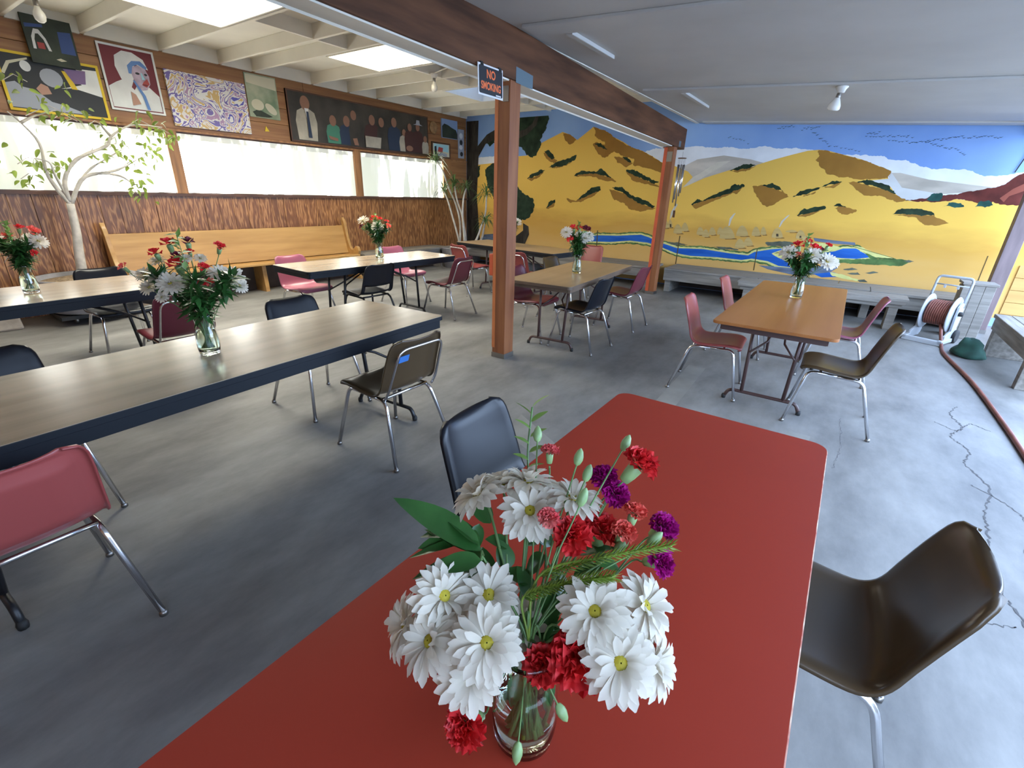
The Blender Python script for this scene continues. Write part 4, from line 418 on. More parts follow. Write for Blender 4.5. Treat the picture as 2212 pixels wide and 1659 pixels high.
table('dining_table', 'orange-brown table with trestle legs near the mural river', -.285, 4.6, 2.3, .76, R(0), M['orangelam'], M['orangelam'], M['browntube'], .02, .045, ai=.06, am=M['browntube'])
table('dining_table', 'folding table in the far corner, lying crosswise in front of the dracaena', -4.45, 6.5, 2.1, .78, R(90-7), M['tanlam'], M['darkedge'], M['browntube'])
# ------------------------------------------------------------------ chairs
def shell_mesh(m, slot=False, pad=False):
    prof = snap([(.232, 0, .398), (.226, 0, .428), (.175, 0, .44), (.05, 0, .43), (-.07, 0, .420), (-.132, 0, .428), (-.176, 0, .47), (-.202, 0, .55), (-.231, 0, .64), (-.258, 0, .715), (-.28, 0, .768)], 3)
    n = len(prof); s = [0]
    for i in range(1, n): s.append(s[-1]+(prof[i]-prof[i-1]).length)
    W = [(0, .195), (.1, .215), (.3, .222), (.5, .218), (.62, .212), (.82, .203), (1, .19)]
    cols = [-1, -.985, -.93, -.8, -.62, -.4, -.2, 0, .2, .4, .62, .8, .93, .985, 1]
    V = []; F = []
    for i, p in enumerate(prof):
        u = s[i]/s[-1]
        for a, b in zip(W, W[1:]):
            if a[0] <= u <= b[0]: w = a[1]+(b[1]-a[1])*(u-a[0])/(b[0]-a[0])
        for e in (u/.07, (1-u)/.09):
            if e < 1: w -= .055*(1-math.sqrt(max(0, 1-(1-e)**2)))
        t = (prof[min(i+1, n-1)]-prof[max(i-1, 0)]).normalized(); nr = Vector((t.z, 0, -t.x))
        back = min(1, max(0, (u-.45)/.15))
        for v in cols:
            d = (.016*(1-back)+.028*back)*abs(v)**2.6*min(1, 6*u)
            if pad and .6 < u < .93 and abs(v) < .65: d -= .02
            if abs(v) > .95: d -= .006 if abs(v) < 1 else .017
            for e in ((u-.955)/.045, (.05-u)/.05):
                if e > 0: d -= .014*e*e
            q = p+nr*d; V.append((q.x, v*w, q.z))
    c = len(cols)
    for i in range(n-1):
        u = (s[i]+s[i+1])/2/s[-1]
        for j in range(c-1):
            if slot and .57 < u < .66 and 3 <= j <= 10: continue
            F.append((i*c+j, i*c+j+1, (i+1)*c+j+1, (i+1)*c+j))
    return V, F
PROTO = {}
def make_chair(color, kind):
    root = thing('stacking_chair', '', 'chair')
    V, F = shell_mesh(None, kind == 'slot', kind == 'pad')
    sh = MB().add(V, F).build('seat_shell', M[color], root, True)
    so = sh.modifiers.new('thickness', 'SOLIDIFY'); so.thickness = .007; so.offset = 0
    metal = M['blacktube'] if kind == 'slot' else M['chrome']
    for q in (-1, 1):
        y1, y0 = q*.175, q*.235
        P = fillet([(.255, y0, .012), (.175, y1, .402), (0, y1, .398)], .05); l = MB().tube(P, .0115, 8).build('leg', metal, root, True)
        MB().lathe([(.015, 0), (.015, .012), (.012, .02)], 8, (.2555, y0, 0)).build('foot_cap', M['steel'], l, True)
        P = fillet([(-.275, y0, .012), (-.155, y1, .392), (0, y1, .398)], .05); l = MB().tube(P, .0115, 8).build('leg', metal, root, True)
        MB().lathe([(.015, 0), (.015, .012), (.012, .02)], 8, (-.2755, y0, 0)).build('foot_cap', M['steel'], l, True)
    for xx in (.1, -.13): MB().tube([(xx, -.175, .4), (xx, .175, .4)], .010, 8).build('cross_bar', metal, root, True)
    if kind == 'frame':
        P = fillet([(-.16, -.19, .40), (-.20, -.188, .46), (-.292, -.165, .725), (-.292, .165, .725), (-.20, .188, .46), (-.16, .19, .40)], .06)
        MB().tube(P, .008, 8).build('back_frame', metal, root, True)
    return root
def copy_tree(o, parent=None):
    c = o.copy(); C.objects.link(c)
    if parent: c.parent = parent
    for ch in o.children: copy_tree(ch, c)
    return c
def chair(color, kind, x, yy, deg, label):
    k = (color, kind)
    if k not in PROTO: o = PROTO[k] = make_chair(color, kind)
    else: o = copy_tree(PROTO[k])
    o.location = (x, yy, 0); o.rotation_euler = (0, 0, R(deg)); o['label'] = label; o['group'] = 'plastic shell stacking chairs'
    return o
chair('brown', 'plain', .165, 1.335, 180, 'dark brown shell chair pushed under the right side of the red foreground table')
chair('black', 'plain', -.745, 1.22, 2, 'black shell chair at the left side of the red foreground table')
cc = chair('brown', 'frame', -2.12, 1.765, 180, 'dark brown chair with blue tape on its chrome-framed back at the long table')
MB().hexa([(-.253, .075, .64), (-.248, .075, .64), (-.248, .145, .64), (-.253, .145, .64), (-.268, .075, .68), (-.263, .075, .68), (-.263, .145, .68), (-.268, .145, .68)]).build('tape_label', M['bluetape'], cc)
chair('rose', 'pad', -2.07, .09, 181, 'faded rose chair cut by the left edge, near side of the long table')
chair('black', 'plain', -3.02, 1.85, 0, 'black chair on the far side of the long table, opposite the taped chair')
chair('black', 'plain', -2.94, .25, 0, 'black chair at the left edge, far side of the long table')
chair('rose', 'plain', -.745, 4.12, 4, 'pink-red chair at the front left of the orange-brown table')
chair('rose', 'plain', -.75, 5.45, 0, 'pink-red chair at the back left of the orange-brown table')
chair('pinkp', 'plain', .12, 5.2, 180, 'dusty pink chair at the back right of the orange-brown table')
chair('brown', 'plain', .15, 4.0, 181, 'brown shell chair seen from the side, front right of the orange-brown table')
chair('black', 'plain', -2.17, 4.44, 178, 'black chair with chrome legs at the right side of the tan table')
chair('maroon', 'plain', -2.18, 5.58, 180, 'maroon chair beside the far red-edged post, at the tan table')
chair('maroon', 'plain', -2.79, 4.45, 2, 'maroon chair directly right of the middle post, left side of the tan table')
chair('brown', 'plain', -2.95, 5.48, 0, 'brown chair behind the tan table, facing right')
chair('rose', 'plain', -3.5, 7.12, -90, 'pale pink chair behind the right end of the far corner table')
chair('rose', 'frame', -3.87, 5.86, 90, 'red chrome-rimmed chair just right of the middle post, at the corner table')
chair('rose', 'frame', -4.95, 5.93, 80, 'red chair with chrome back rim at the left end of the corner table')
chair('pinkp', 'plain', -5.17, 3.15, 2, 'mauve-pink chair between the oak pew and the left end of its table')
chair('pinkp', 'plain', -5.17, 4.72, 0, 'mauve-pink chair behind the right end of the table by the pew')
chair('black', 'slot', -4.42, 3.46, 178, 'black chair with a slot in its back, in front of the table by the pew')
chair('maroon', 'frame', -4.2, 4.58, 184, 'maroon chair seen from behind, right end of the table by the pew')
chair('maroon', 'frame', -4.22, 1.42, 180, 'maroon chair behind the long table bouquet, at the table beside the ficus')
chair('black', 'plain', -5.42, 1.4, 0, 'black chair behind the ficus-side table, in front of the planter')
# ------------------------------------------------------------------ pew and benches
pw = thing('church_pew', 'honey oak church pew with scrolled ends against the left wall', 'pew', (-7.66, 0, 0))
endp = [(0, 0), (.46, 0), (.46, .05), (.40, .09), (.395, .38), (.47, .44), (.49, .50), (.46, .56), (.41, .575), (.36, .54), (.31, .505), (.26, .53), (.215, .62), (.18, .74), (.155, .88), (.13, .98), (.085, 1.05), (.05, 1.03), (.07, .9), (.06, .7), (.04, .4), (0, .06)]
endp = [(p.x, p.y) for p in snap([(a, b, 0) for a, b in endp[6:17]], 3)]
endp = [(0.02, 0), (.47, 0), (.47, .05), (.40, .09), (.395, .38), (.47, .44)]+endp+[(.05, 1.0), (.07, .88), (.06, .6), (.03, .3)]
for yy in (2.03, 3.78, 5.5):
    if yy == 3.78:
        MB().hexa([(.05, yy-.03, 0), (.40, yy-.03, 0), (.40, yy+.03, 0), (.05, yy+.03, 0), (.08, yy-.03, .40), (.38, yy-.03, .40), (.38, yy+.03, .40), (.08, yy+.03, .40)]).build('support', M['oak'], pw)
    else:
        b = MB(); n = len(endp); b.add([(x, yy-.025, z) for x, z in endp]+[(x, yy+.025, z) for x, z in endp], [tuple(range(n)), tuple(range(2*n-1, n-1, -1))]+[(i, n+i, n+(i+1) % n, (i+1) % n) for i in range(n)]); bevel(b.build('end_panel', M['oak'], pw), .006)
bevel(MB().hexa([(.15, 2.05, .44), (.19, 2.05, .44), (.19, 5.48, .44), (.15, 5.48, .44), (.05, 2.05, .91), (.085, 2.05, .91), (.085, 5.48, .91), (.05, 5.48, .91)]).build('backrest', M['oak'], pw), .008)
bevel(MB().hexa([(.13, 2.05, .395), (.52, 2.05, .41), (.52, 5.48, .41), (.13, 5.48, .395), (.13, 2.05, .43), (.52, 2.05, .445), (.52, 5.48, .445), (.13, 5.48, .43)]).build('seat', M['oak'], pw), .008)
MB().box(.10, .12, 2.06, 5.47, .0, .40).build('shade_panel', M['darkwood'], pw)  # dark panel standing in for the shade beneath the pew seat
def bench(name, label, x, yy, planks, legs, rails, mt, cat='bench'):
    t = thing(name, label, cat, (x, yy, 0))
    for p in planks: bevel(MB().box(*p).build('plank', mt, t), .006)
    for p in legs: bevel(MB().box(*p).build('leg', mt, t), .005)
    for p in rails: bevel(MB().box(*p).build('rail', mt, t), .004)
    return t
bench('wooden_bench', 'weathered grey bench against the left wall, right of the oak pew', -7.4, 6.7, [(-.27, -.03, -1.12, 1.15, .385, .425), (-.025, .25, -1.12, 1.15, .385, .425)], [(-.2, .2, -1.0, -.9, 0, .385), (-.2, .2, .92, 1.02, 0, .385)], [(.17, .2, -1.1, 1.13, .28, .384)], M['oldwood_y'])
bench('wall_bench', 'long weathered ledge bench along the mural, left of the far post', -5.0, 8.72, [(-2.5, 2.2, -.33, -.005, .35, .39), (-2.5, 2.2, .005, .33, .35, .39)], [(q, q+.1, -.28, .28, 0, .35) for q in (-2.3, -.6, .9, 2.05)], [(-2.5, 2.2, -.315, -.285, .2, .349)], M['oldwood'])
bench('wall_bench', 'long weathered ledge bench along the mural, right of the far post', -.2, 8.72, [(-2.35, -.85, -.40, .0, .37, .41), (-.845, .6, -.39, .0, .37, .41), (.605, 1.72, -.41, .0, .37, .41), (-2.35, .2, .005, .34, .37, .41), (.205, 1.72, .005, .34, .37, .41)], [(q, q+.1, -.33, .28, 0, .37) for q in (-2.33, -.8, .55, 1.55)], [(-2.35, 1.72, -.385, -.355, .2, .369)], M['oldwood'])
MB().box(-2.3, 1.7, .29, .33, .02, .37).build('shadow_board', M['darkwood'], [o for o in C.objects if o.name.startswith('wall_bench')][-1])  # dark board added as the shade below the ledge
bench('low_bench', 'low grey plank bench standing in front of the mural ledge, behind the orange table', -.2, 7.93, [(-1.05, 1.0, -.19, -.003, .385, .42), (-1.05, 1.0, .003, .19, .385, .42)], [(-.95, -.85, -.15, .15, 0, .385), (.82, .92, -.15, .15, 0, .385)], [(-1.0, .95, -.165, -.14, .3, .384), (-1.03, .98, -.2, -.19, .345, .40)], M['oldwood'])
bench('wooden_bench', 'heavy weathered bench at the right edge, beside the hose reel', 1.5, 6.5, [(0, .13, -.68, .72, .415, .455), (.135, .265, -.68, .72, .415, .455), (.27, .4, -.68, .72, .415, .455), (.405, .53, -.68, .72, .415, .455)], [(.03, .5, .6, .7, 0, .415), (.05, .14, -.62, -.53, 0, .415), (.4, .49, -.62, -.53, 0, .415)], [(.015, .045, -.66, .70, .29, .414)], M['oldwood_y'])
bx = thing('wooden_box', 'weathered upright wooden box between the hose reel and the right-hand post', 'box', (1.42, 8.02, 0))
for i in range(3): bevel(MB().box(-.15+.1*i, -.052+.1*i, -.13, -.105, 0, .66).build('plank', M['oldwood'], bx), .004)
MB().box(-.15, .15, -.104, .14, 0, .64).build('carcass', M['oldwood'], bx); bevel(MB().box(-.165, .165, -.145, .15, .66, .69).build('lid', M['oldwood'], bx), .005)
tag(bevel(MB().hexa([(-.13, -.13, 0), (.13, -.12, 0), (.14, .13, 0), (-.14, .13, 0), (-.11, -.11, .3), (.12, -.1, .31), (.11, .12, .29), (-.12, .11, .3)]).build('concrete_block', M['stone'], None, False, (-7.28, .86, 0)), .02), 'rough pale concrete block on the floor under the ficus-side table', 'block')
# ------------------------------------------------------------------ pictures on the left wall
def pm(name, col, **k): return mat('paint_'+name, col, .6, **k)
PC = dict(black=pm('black', (.02, .022, .025)), white=pm('white', (.72, .72, .70), var=.08, scale=5), yellow=pm('yellow', (.72, .50, .02)), grey=pm('grey', (.35, .37, .42)), purple=pm('purple', (.20, .12, .26)), skin=pm('skin', (.45, .25, .18)), green=pm('green', (.06, .22, .14)), dkgreen=pm('dark_green', (.025, .035, .02), var=.4, scale=6), blue=pm('blue', (.04, .08, .24)), midblue=pm('mid_blue', (.12, .24, .52)), maroon=pm('maroon', (.17, .022, .03)), red=pm('red', (.4, .06, .05)),
  umber=pm('umber', (.045, .038, .028), var=.4, scale=3), linen=pm('linen', (.40, .36, .28), var=.15, scale=7), vest=pm('vest', (.06, .02, .016)), navy=pm('navy', (.02, .035, .07)), flesh=pm('flesh', (.26, .13, .08)), pale=pm('pale_green', (.45, .47, .32), scale=4, col2=(.16, .24, .14)), cream=pm('cream', (.62, .58, .42)), lilac=pm('lilac', (.46, .36, .44), var=.3, scale=9), teal=pm('teal', (.35, .62, .68)), wood=M['trim'], skyb=pm('sky', (.25, .35, .55)))
def ell(cx, cy, rx, ry, n=18, a=0):
    return [(cx+rx*math.cos(2*PI*i/n)*math.cos(a)-ry*math.sin(2*PI*i/n)*math.sin(a), cy+rx*math.cos(2*PI*i/n)*math.sin(a)+ry*math.sin(2*PI*i/n)*math.cos(a)) for i in range(n)]
def picture(name, label, cat, y0, y1, z0, z1, base, shapes=(), border=None, bw=.0, t=.02, x=XW):
    r = thing(name, label, cat, (x, y0, z0)); w, h = y1-y0, z1-z0
    bevel(MB().box(.001, t, 0, w, 0, h).build('canvas', base, r), .002)
    if border:
        b = MB(); b.box(.001, t+.006, -.0, bw, 0, h).box(.001, t+.006, w-bw, w, 0, h).box(.001, t+.006, bw, w-bw, 0, bw).box(.001, t+.006, bw, w-bw, h-bw, h); b.build('frame', border, r)
    for i, (nm, m, poly) in enumerate(shapes):
        P = [(t+.0008*(i+1), max(.002, min(.998, a))*w, max(.002, min(.998, b))*h) for a, b in poly]; n = len(P)
        A = sum(P[k][1]*P[(k+1) % n][2]-P[(k+1) % n][1]*P[k][2] for k in range(n))
        if A < 0: P.reverse()
        MB().add(P, [tuple(range(n))]).build(nm, m, r)
    return r
picture('painting', 'black and white painting in a yellow border, leftmost on the wall', 'painting', 1.57, 2.44, 2.2, 2.76, PC['black'],
  [('painted_arc', PC['cream'], [(.02, .62), (.1, .82), (.3, .93), (.3, .9), (.12, .78), (.05, .6)]), ('painted_cloud', PC['grey'], [(.02, .45), (.12, .5), (.18, .42), (.28, .4), (.36, .3), (.42, .22), (.55, .18), (.7, .1), (.8, .06), (.02, .06)]), ('painted_cloud', PC['white'], [(.55, .48), (.68, .52), (.98, .42), (.98, .9), (.75, .88), (.8, .72), (.68, .68), (.78, .6)]),
   ('painted_bar', PC['yellow'], [(.6, .8), (.66, .8), (.72, .5), (.66, .5)]), ('painted_disc', PC['grey'], ell(.48, .64, .11, .16)), ('painted_bulb', PC['white'], ell(.26, .78, .05, .09)), ('painted_hand', PC['skin'], [(.3, .42), (.36, .52), (.42, .48), (.44, .36), (.34, .32)]), ('painted_band', PC['purple'], [(.62, .84), (.85, .86), (.82, .62), (.7, .6)])], PC['yellow'], .025)
picture('painting', 'small dark painting with a white arch hanging from a rafter, over the yellow-bordered one', 'painting', 1.86, 2.27, 2.68, 3.12, PC['dkgreen'],
  [('painted_arch', PC['white'], [(.1, .3), (.12, .55), (.2, .72), (.3, .72), (.4, .55), (.46, .3), (.4, .3), (.35, .52), (.27, .63), (.21, .62), (.17, .5), (.16, .3)]), ('painted_door', PC['red'], [(.2, .32), (.2, .45), (.34, .45), (.34, .32)]), ('painted_blue', PC['blue'], [(.65, .3), (.68, .75), (.95, .78), (.96, .3)]), ('painted_flecks', PC['cream'], [(.5, .14), (.6, .18), (.72, .14), (.6, .11)]), ('painted_sky', PC['blue'], [(.04, .72), (.04, .8), (.4, .84), (.4, .78)])], None, 0, .025, XW+.05)
picture('portrait_poster', 'portrait of a veiled woman on maroon in a white border', 'poster', 2.48, 3.05, 2.33, 3.02, PC['maroon'],
  [('painted_shawl', PC['white'], [(.05, .05), (.05, .36), (.2, .44), (.34, .5), (.5, .35), (.62, .5), (.8, .42), (.95, .3), (.95, .05)]), ('painted_veil', PC['white'], [(.3, .5), (.24, .68), (.27, .84), (.42, .93), (.6, .93), (.78, .85), (.84, .7), (.6, .76), (.52, .5), (.44, .36)]), ('painted_band', PC['midblue'], [(.46, .6), (.46, .72), (.56, .8), (.72, .82), (.82, .74), (.8, .7), (.66, .76), (.56, .72), (.51, .6)]),
   ('painted_face', PC['lilac'], [(.51, .6), (.55, .71), (.66, .75), (.78, .71), (.83, .6), (.82, .48), (.74, .38), (.64, .36), (.55, .44)]), ('painted_cheek', PC['red'], [(.7, .5), (.78, .56), (.81, .48), (.74, .42), (.66, .45)]), ('painted_eye', PC['black'], ell(.62, .62, .04, .018)), ('painted_eye', PC['black'], ell(.77, .62, .03, .018)), ('painted_nose', PC['teal'], [(.68, .64), (.7, .64), (.74, .54), (.68, .53)]), ('painted_mouth', PC['maroon'], ell(.72, .455, .05, .012)), ('painted_edging', PC['midblue'], [(.5, .5), (.54, .5), (.68, .28), (.72, .06), (.66, .06), (.62, .27)]), ('painted_patch', PC['skin'], [(.4, .1), (.42, .32), (.5, .28), (.56, .14)])], PC['white'], .022)
picture('abstract_canvas', 'abstract canvas splashed white, purple, blue and ochre', 'painting', 3.13, 4.14, 2.23, 2.87, splashpaint('splash', [(.06, .06, .34), (.42, .24, .38), (.70, .66, .62), (.58, .38, .14), (.74, .72, .68), (.16, .12, .36), (.72, .70, .66), (.40, .24, .38), (.70, .66, .62), (.08, .08, .40), (.72, .70, .66), (.60, .40, .14)], 3.4, 1.4), [], None, 0, .035)
picture('print', 'pale green botanical print beside the abstract canvas', 'picture', 4.17, 4.64, 2.47, 3.03, PC['pale'], [('printed_margin', PC['cream'], [(.03, .78), (.97, .7), (.97, .97), (.03, .97)]), ('printed_leaf', PC['dkgreen'], [(.1, .12), (.3, .2), (.75, .06), (.6, .03), (.2, .02)]), ('printed_bloom', PC['cream'], ell(.3, .3, .2, .13)), ('printed_bloom', PC['cream'], ell(.72, .24, .2, .1, 18, -.5))], None, 0, .012)
gs = []
for cx, top, w, body, face in ((.10, .93, .1, 'linen', .075), (.26, .62, .075, 'green', .06), (.35, .66, .085, 'navy', .062), (.40, .84, .06, 'umber', .055), (.53, .80, .1, 'vest', .062), (.60, .78, .06, 'umber', .058), (.70, .84, .09, 'navy', .06), (.78, .6, .07, 'linen', .045), (.83, .78, .08, 'vest', .05), (.90, .82, .08, 'vest', .05), (.965, .5, .05, 'linen', .045)):
    gs.append(('painted_body', PC[body], [(cx-w*.55, .05), (cx-w*.62, top*.45), (cx-w*.5, top*.66), (cx-w*.15, top*.74), (cx+w*.15, top*.74), (cx+w*.5, top*.66), (cx+w*.62, top*.45), (cx+w*.55, .05)]))
    gs.append(('painted_face', PC['flesh'], ell(cx, top*.84, face*.36, face*1.9)))
gs += [('painted_shirt', PC['white'], [(.09, .68), (.115, .68), (.105, .4)]), ('painted_tie', PC['navy'], [(.1, .62), (.112, .62), (.12, .1), (.1, .1)]), ('painted_arm', PC['flesh'], [(.22, .2), (.28, .16), (.28, .1), (.23, .12)]), ('painted_arm', PC['flesh'], [(.38, .2), (.41, .22), (.42, .06), (.39, .06)]), ('painted_hat', PC['grey'], [(.86, .74), (.945, .74), (.92, .77), (.915, .86), (.89, .86), (.885, .77)]), ('painted_trousers', PC['linen'], [(.47, .05), (.47, .3), (.59, .3), (.58, .05)]), ('painted_hand', PC['flesh'], ell(.82, .14, .03, .07))]
picture('group_painting', 'wide dark oil painting of a standing group of people above the windows', 'painting', 4.77, 7.84, 2.205, 2.93, PC['umber'], gs, PC['wood'], .02, .03)
picture('framed_photo', 'small wood-framed street photo at the right end of the left wall', 'picture', 7.95, 8.52, 2.2, 2.5, PC['cream'], [('printed_sky', PC['teal'], [(.1, .5), (.1, .88), (.9, .88), (.9, .4)]), ('printed_house', PC['black'], [(.14, .2), (.14, .7), (.24, .75), (.26, .2)]), ('printed_roof', PC['red'], [(.3, .4), (.36, .7), (.6, .66), (.56, .36)]), ('printed_path', PC['grey'], [(.2, .12), (.5, .35), (.8, .3), (.8, .12)])], PC['wood'], .03, .02)
picture('landscape_canvas', 'small canvas of a dark tree on blue sky, near the room corner', 'painting', 8.26, 8.76, 2.6, 2.96, PC['skyb'], [('painted_tree', PC['dkgreen'], [(.02, .02), (.02, .6), (.15, .75), (.4, .7), (.6, .6), (.9, .5), (.98, .3), (.98, .02)])], None, 0, .03)
picture('photo_strip', 'narrow black-and-white photo strip beside the corner', 'picture', 8.8, 9.0, 2.24, 2.82, PC['grey'], [('printed_figure', PC['white'], ell(.5, .78, .28, .1)), ('printed_figure', PC['black'], ell(.5, .55, .25, .09)), ('printed_figure', PC['white'], ell(.45, .38, .3, .08)), ('printed_figure', PC['black'], ell(.55, .15, .25, .08))], None, 0, .008)
md = tag(MB().lathe([(.001, 0), (.09, 0), (.12, .01), (.11, .025), (.06, .03), (.001, .02)], 20, cap0=False, cap1=False).build('wall_ornament', mat('carved_wood', (.30, .17, .07), .6, var=.3, scale=20), None, True), 'small carved wooden ornament above the framed street photo', 'ornament'); md.rotation_euler = (0, PI/2, 0); md.location = (XW+.001, 8.02, 2.76)
tr = tag(MB().prism([(-.035, -.035), (.035, -.03), (-.01, .04)], 0, .006).build('paper_triangle', PC['yellow']), 'tiny yellow paper triangle on the board under the green print', 'paper'); tr.rotation_euler = (PI/2, 0, PI/2); tr.location = (XW+.001, 4.4, 2.33)
# ------------------------------------------------------------------ sign, lights, chime
sg = thing('no_smoking_sign', 'black no smoking sign with orange letters hung from the beam at the middle post', 'sign', (-2.725, 3.50, 2.30), R(3))
sg.rotation_euler = (R(-2), 0, R(90)); sg.location = (-2.512, 3.255, 2.30); sg.scale = (1.18, 1, .88)
bevel(MB().box(-.13, .13, -.002, .004, -.115, .115).build('border', M['signwhite'], sg), .001)
MB().prism(roundrect(.121, .101, .012), 0, .002).build('face', M['signblack'], sg).rotation_euler = (PI/2, 0, 0)
sg.children[-1].location = (0, -.0022, 0)
for txt, sz, zz in (('NO', .088, .03), ('SMOKING', .078, -.055)):
    cu = bpy.data.curves.new('letters', 'FONT'); cu.body = txt; cu.size = sz; cu.align_x = 'CENTER'; cu.extrude = .0005; cu.offset = .0022
    cu.space_character = 1.0; cu.materials.append(M['signorange'])
    tmp = bpy.data.objects.new('tmp', cu); C.objects.link(tmp); bpy.context.view_layer.update()
    me = bpy.data.meshes.new_from_object(tmp.evaluated_get(bpy.context.evaluated_depsgraph_get())); bpy.data.objects.remove(tmp)
    wd = max(v.co.x for v in me.vertices)-min(v.co.x for v in me.vertices); tw = .09 if txt == 'NO' else .205
    for v in me.vertices: v.co.x *= tw/wd
    if not me.materials: me.materials.append(M['signorange'])
    o = link('lettering', me, sg, (0, -.0046, zz-.01)); o.rotation_euler = (PI/2, 0, 0)
MB().box(.05, .105, -.0046, -.0042, -.097, -.087).build('small_print', M['signwhite'], sg)
for xx in (-.09, .1): MB().hexa([(xx-.014, -.008, .1), (xx+.014, -.008, .1), (xx+.014, .01, .1), (xx-.014, .01, .1), (xx-.012, -.002, .128), (xx+.012, -.002, .128), (xx+.012, .004, .128), (xx-.012, .004, .128)]).build('binder_clip', M['rubber'], sg)
def bulb_light(name, label, x, yy, z, tilt=(0, 0), spot=False, rz=0):
    t = thing(name, label, 'lamp', (x, yy, z), rz)
    MB().lathe([(.055, 0), (.055, -.012), (.04, -.03), (.032, -.055)], 16).build('lamp_holder', M['porcelain'], t, True)
    e = Euler((tilt[0], tilt[1], 0))
    MB().lathe([(.02, -.05), (.022, -.095), (.02, -.1)], 12).build('socket', M['steel'], t, True).rotation_euler = e
    pr = [(.018, -.09), (.03, -.11), (.055, -.16), (.058, -.19), (.045, -.205), (.001, -.208)] if spot else [(.016, -.09), (.024, -.115), (.042, -.15), (.045, -.175), (.038, -.205), (.02, -.222), (.001, -.226)]
    MB().lathe(pr, 20).build('bulb', M['bulbglass'], t, True).rotation_euler = e
    return t
b1 = bulb_light('ceiling_lamp', 'white reflector bulb in a porcelain holder on the right-hand ceiling', -.43, 6.22, zr(-.43)-.022, (R(8), R(10)), True)
b2 = bulb_light('ceiling_lamp', 'bare round bulb below the left rafters, beside the second skylight', -5.42, 5.70, 3.075)
b3 = bulb_light('ceiling_lamp', 'bare bulb at the top left edge of the photo, above the paintings', -6.5, 1.73, 3.06)
MB().tube([(0, 0, .004), (.9, -.35, .004), (2.6, -.6, .0)], .008, 6).build('conduit', M['white_paint'], b2)
wl2 = thing('ceiling_fixture', 'dangling wires and white socket under the left ceiling, behind the middle post', 'lamp', (-4.65, 7.69, 3.06))
bevel(MB().box(-.11, .11, -.05, .05, -.05, 0).build('junction_box', M['porcelain'], wl2), .01)
MB().tube(snap([(.05, 0, -.05), (.09, 0, -.12), (.06, 0, -.17), (.13, 0, -.19), (.17, 0, -.14)], 5), .006, 6).build('wire', M['rubber'], wl2)
MB().lathe([(.03, 0), (.035, -.05), (.03, -.09)], 12, (-.08, 0, -.04)).build('socket', M['porcelain'], wl2, True)
sp = thing('wall_spotlight', 'small black spotlight with a dangling cable high on the mural at the right', 'lamp', (1.55, YW-.01, 2.42))
MB().lathe([(.03, 0), (.05, .06), (.055, .13)], 12).build('head', M['rubber'], sp, True).rotation_euler = (R(70), 0, R(25))
MB().tube([(0, 0, 0), (0, -.05, -.03)], .012, 6).build('arm', M['rubber'], sp)
MB().tube(snap([(0, -.02, -.02), (.02, -.01, -.2), (-.03, -.005, -.45)], 5), .006, 6).build('cable', M['rubber'], sp); MB().tube([(0, -.02, -.05), (.35, -.01, .02)], .006, 6).build('cable', M['rubber'], sp)
wc = thing('wind_chime', 'metal-tube wind chime hanging from the end of the beam', 'wind chime', (-2.52, 8.3, 2.14))
MB().tube([(0, 0, 0), (0, 0, .09)], .003, 5).build('cord', M['steel'], wc)
MB().lathe([(.065, -.012), (.065, 0)], 16).build('disc', M['trim'], wc)
for k in range(5):
    a = 2*PI*k/5; l = .42+.05*k; MB().tube([(.05*math.cos(a), .05*math.sin(a), -.1), (.05*math.cos(a), .05*math.sin(a), -.1-l)], .011, 8).build('chime_tube', M['chrome'], wc, True)
    MB().tube([(.05*math.cos(a), .05*math.sin(a), 0), (.05*math.cos(a), .05*math.sin(a), -.1)], .002, 4).build('string', M['steel'], wc)
MB().lathe([(.022, -.36), (.022, -.345)], 12).build('clapper', M['trim'], wc); MB().tube([(0, 0, 0), (0, 0, -.8)], .002, 4).build('string', M['steel'], wc)
MB().box(-.018, .018, -.003, .003, -.9, -.79).build('wind_sail', M['trim'], wc)
# ------------------------------------------------------------------ hose reel, hose, bag
hr = thing('hose_reel_cart', 'pale grey hose reel cart holding coiled red hose, right of the mural', 'hose reel', (1.10, 7.55, 0), R(-24)); hr.scale = (.9, .9, .95)
for s in (-1, 1):
    n = [(-.2, .06), (.12, .04), (.15, .1), (.10, .2), (.12, .34), (.10, .47), (.02, .52), (-.06, .47), (-.07, .34), (-.05, .16), (-.2, .11)]
    b = MB(); k = len(n); x0 = s*.185; b.add([(x0-.014, y_, z_) for y_, z_ in n]+[(x0+.014, y_, z_) for y_, z_ in n], [tuple(range(k-1, -1, -1)), tuple(range(k, 2*k))]+[(i, (i+1) % k, k+(i+1) % k, k+i) for i in range(k)]); bevel(b.build('side_panel', M['plastic'], hr), .006)
    f = MB().lathe([(.22, -.008), (.225, 0), (.22, .008), (.06, .012)], 28).build('reel_flange', M['plastic'], hr, True); f.rotation_euler = (0, PI/2, 0); f.location = (s*.145, -.0, .36)
    w = MB().lathe([(.055, -.02), (.08, -.022), (.085, 0), (.08, .022), (.055, .02)], 18).build('wheel', M['rubber'], hr, True); w.rotation_euler = (0, PI/2, 0); w.location = (s*.215, .1, .086)
MB().tube(fillet([(-.19, .06, .45), (-.185, .12, .8), (.185, .12, .8), (.19, .06, .45)], .05), .016, 8).build('handle', M['plastic'], hr, True)
MB().tube([(-.183, .1, .70), (.183, .1, .70)], .009, 6).build('cross_bar', M['plastic'], hr, True)
for s in (-.08, .06): MB().box(s-.012, s+.012, .085, .1, .66, .70).build('hook', M['plastic'], hr)
bevel(MB().box(-.22, .22, -.32, -.25, .0, .06).box(-.22, -.17, -.32, .1, .02, .07).box(.17, .22, -.32, .1, .02, .07).build('base_sled', M['plastic'], hr), .008)
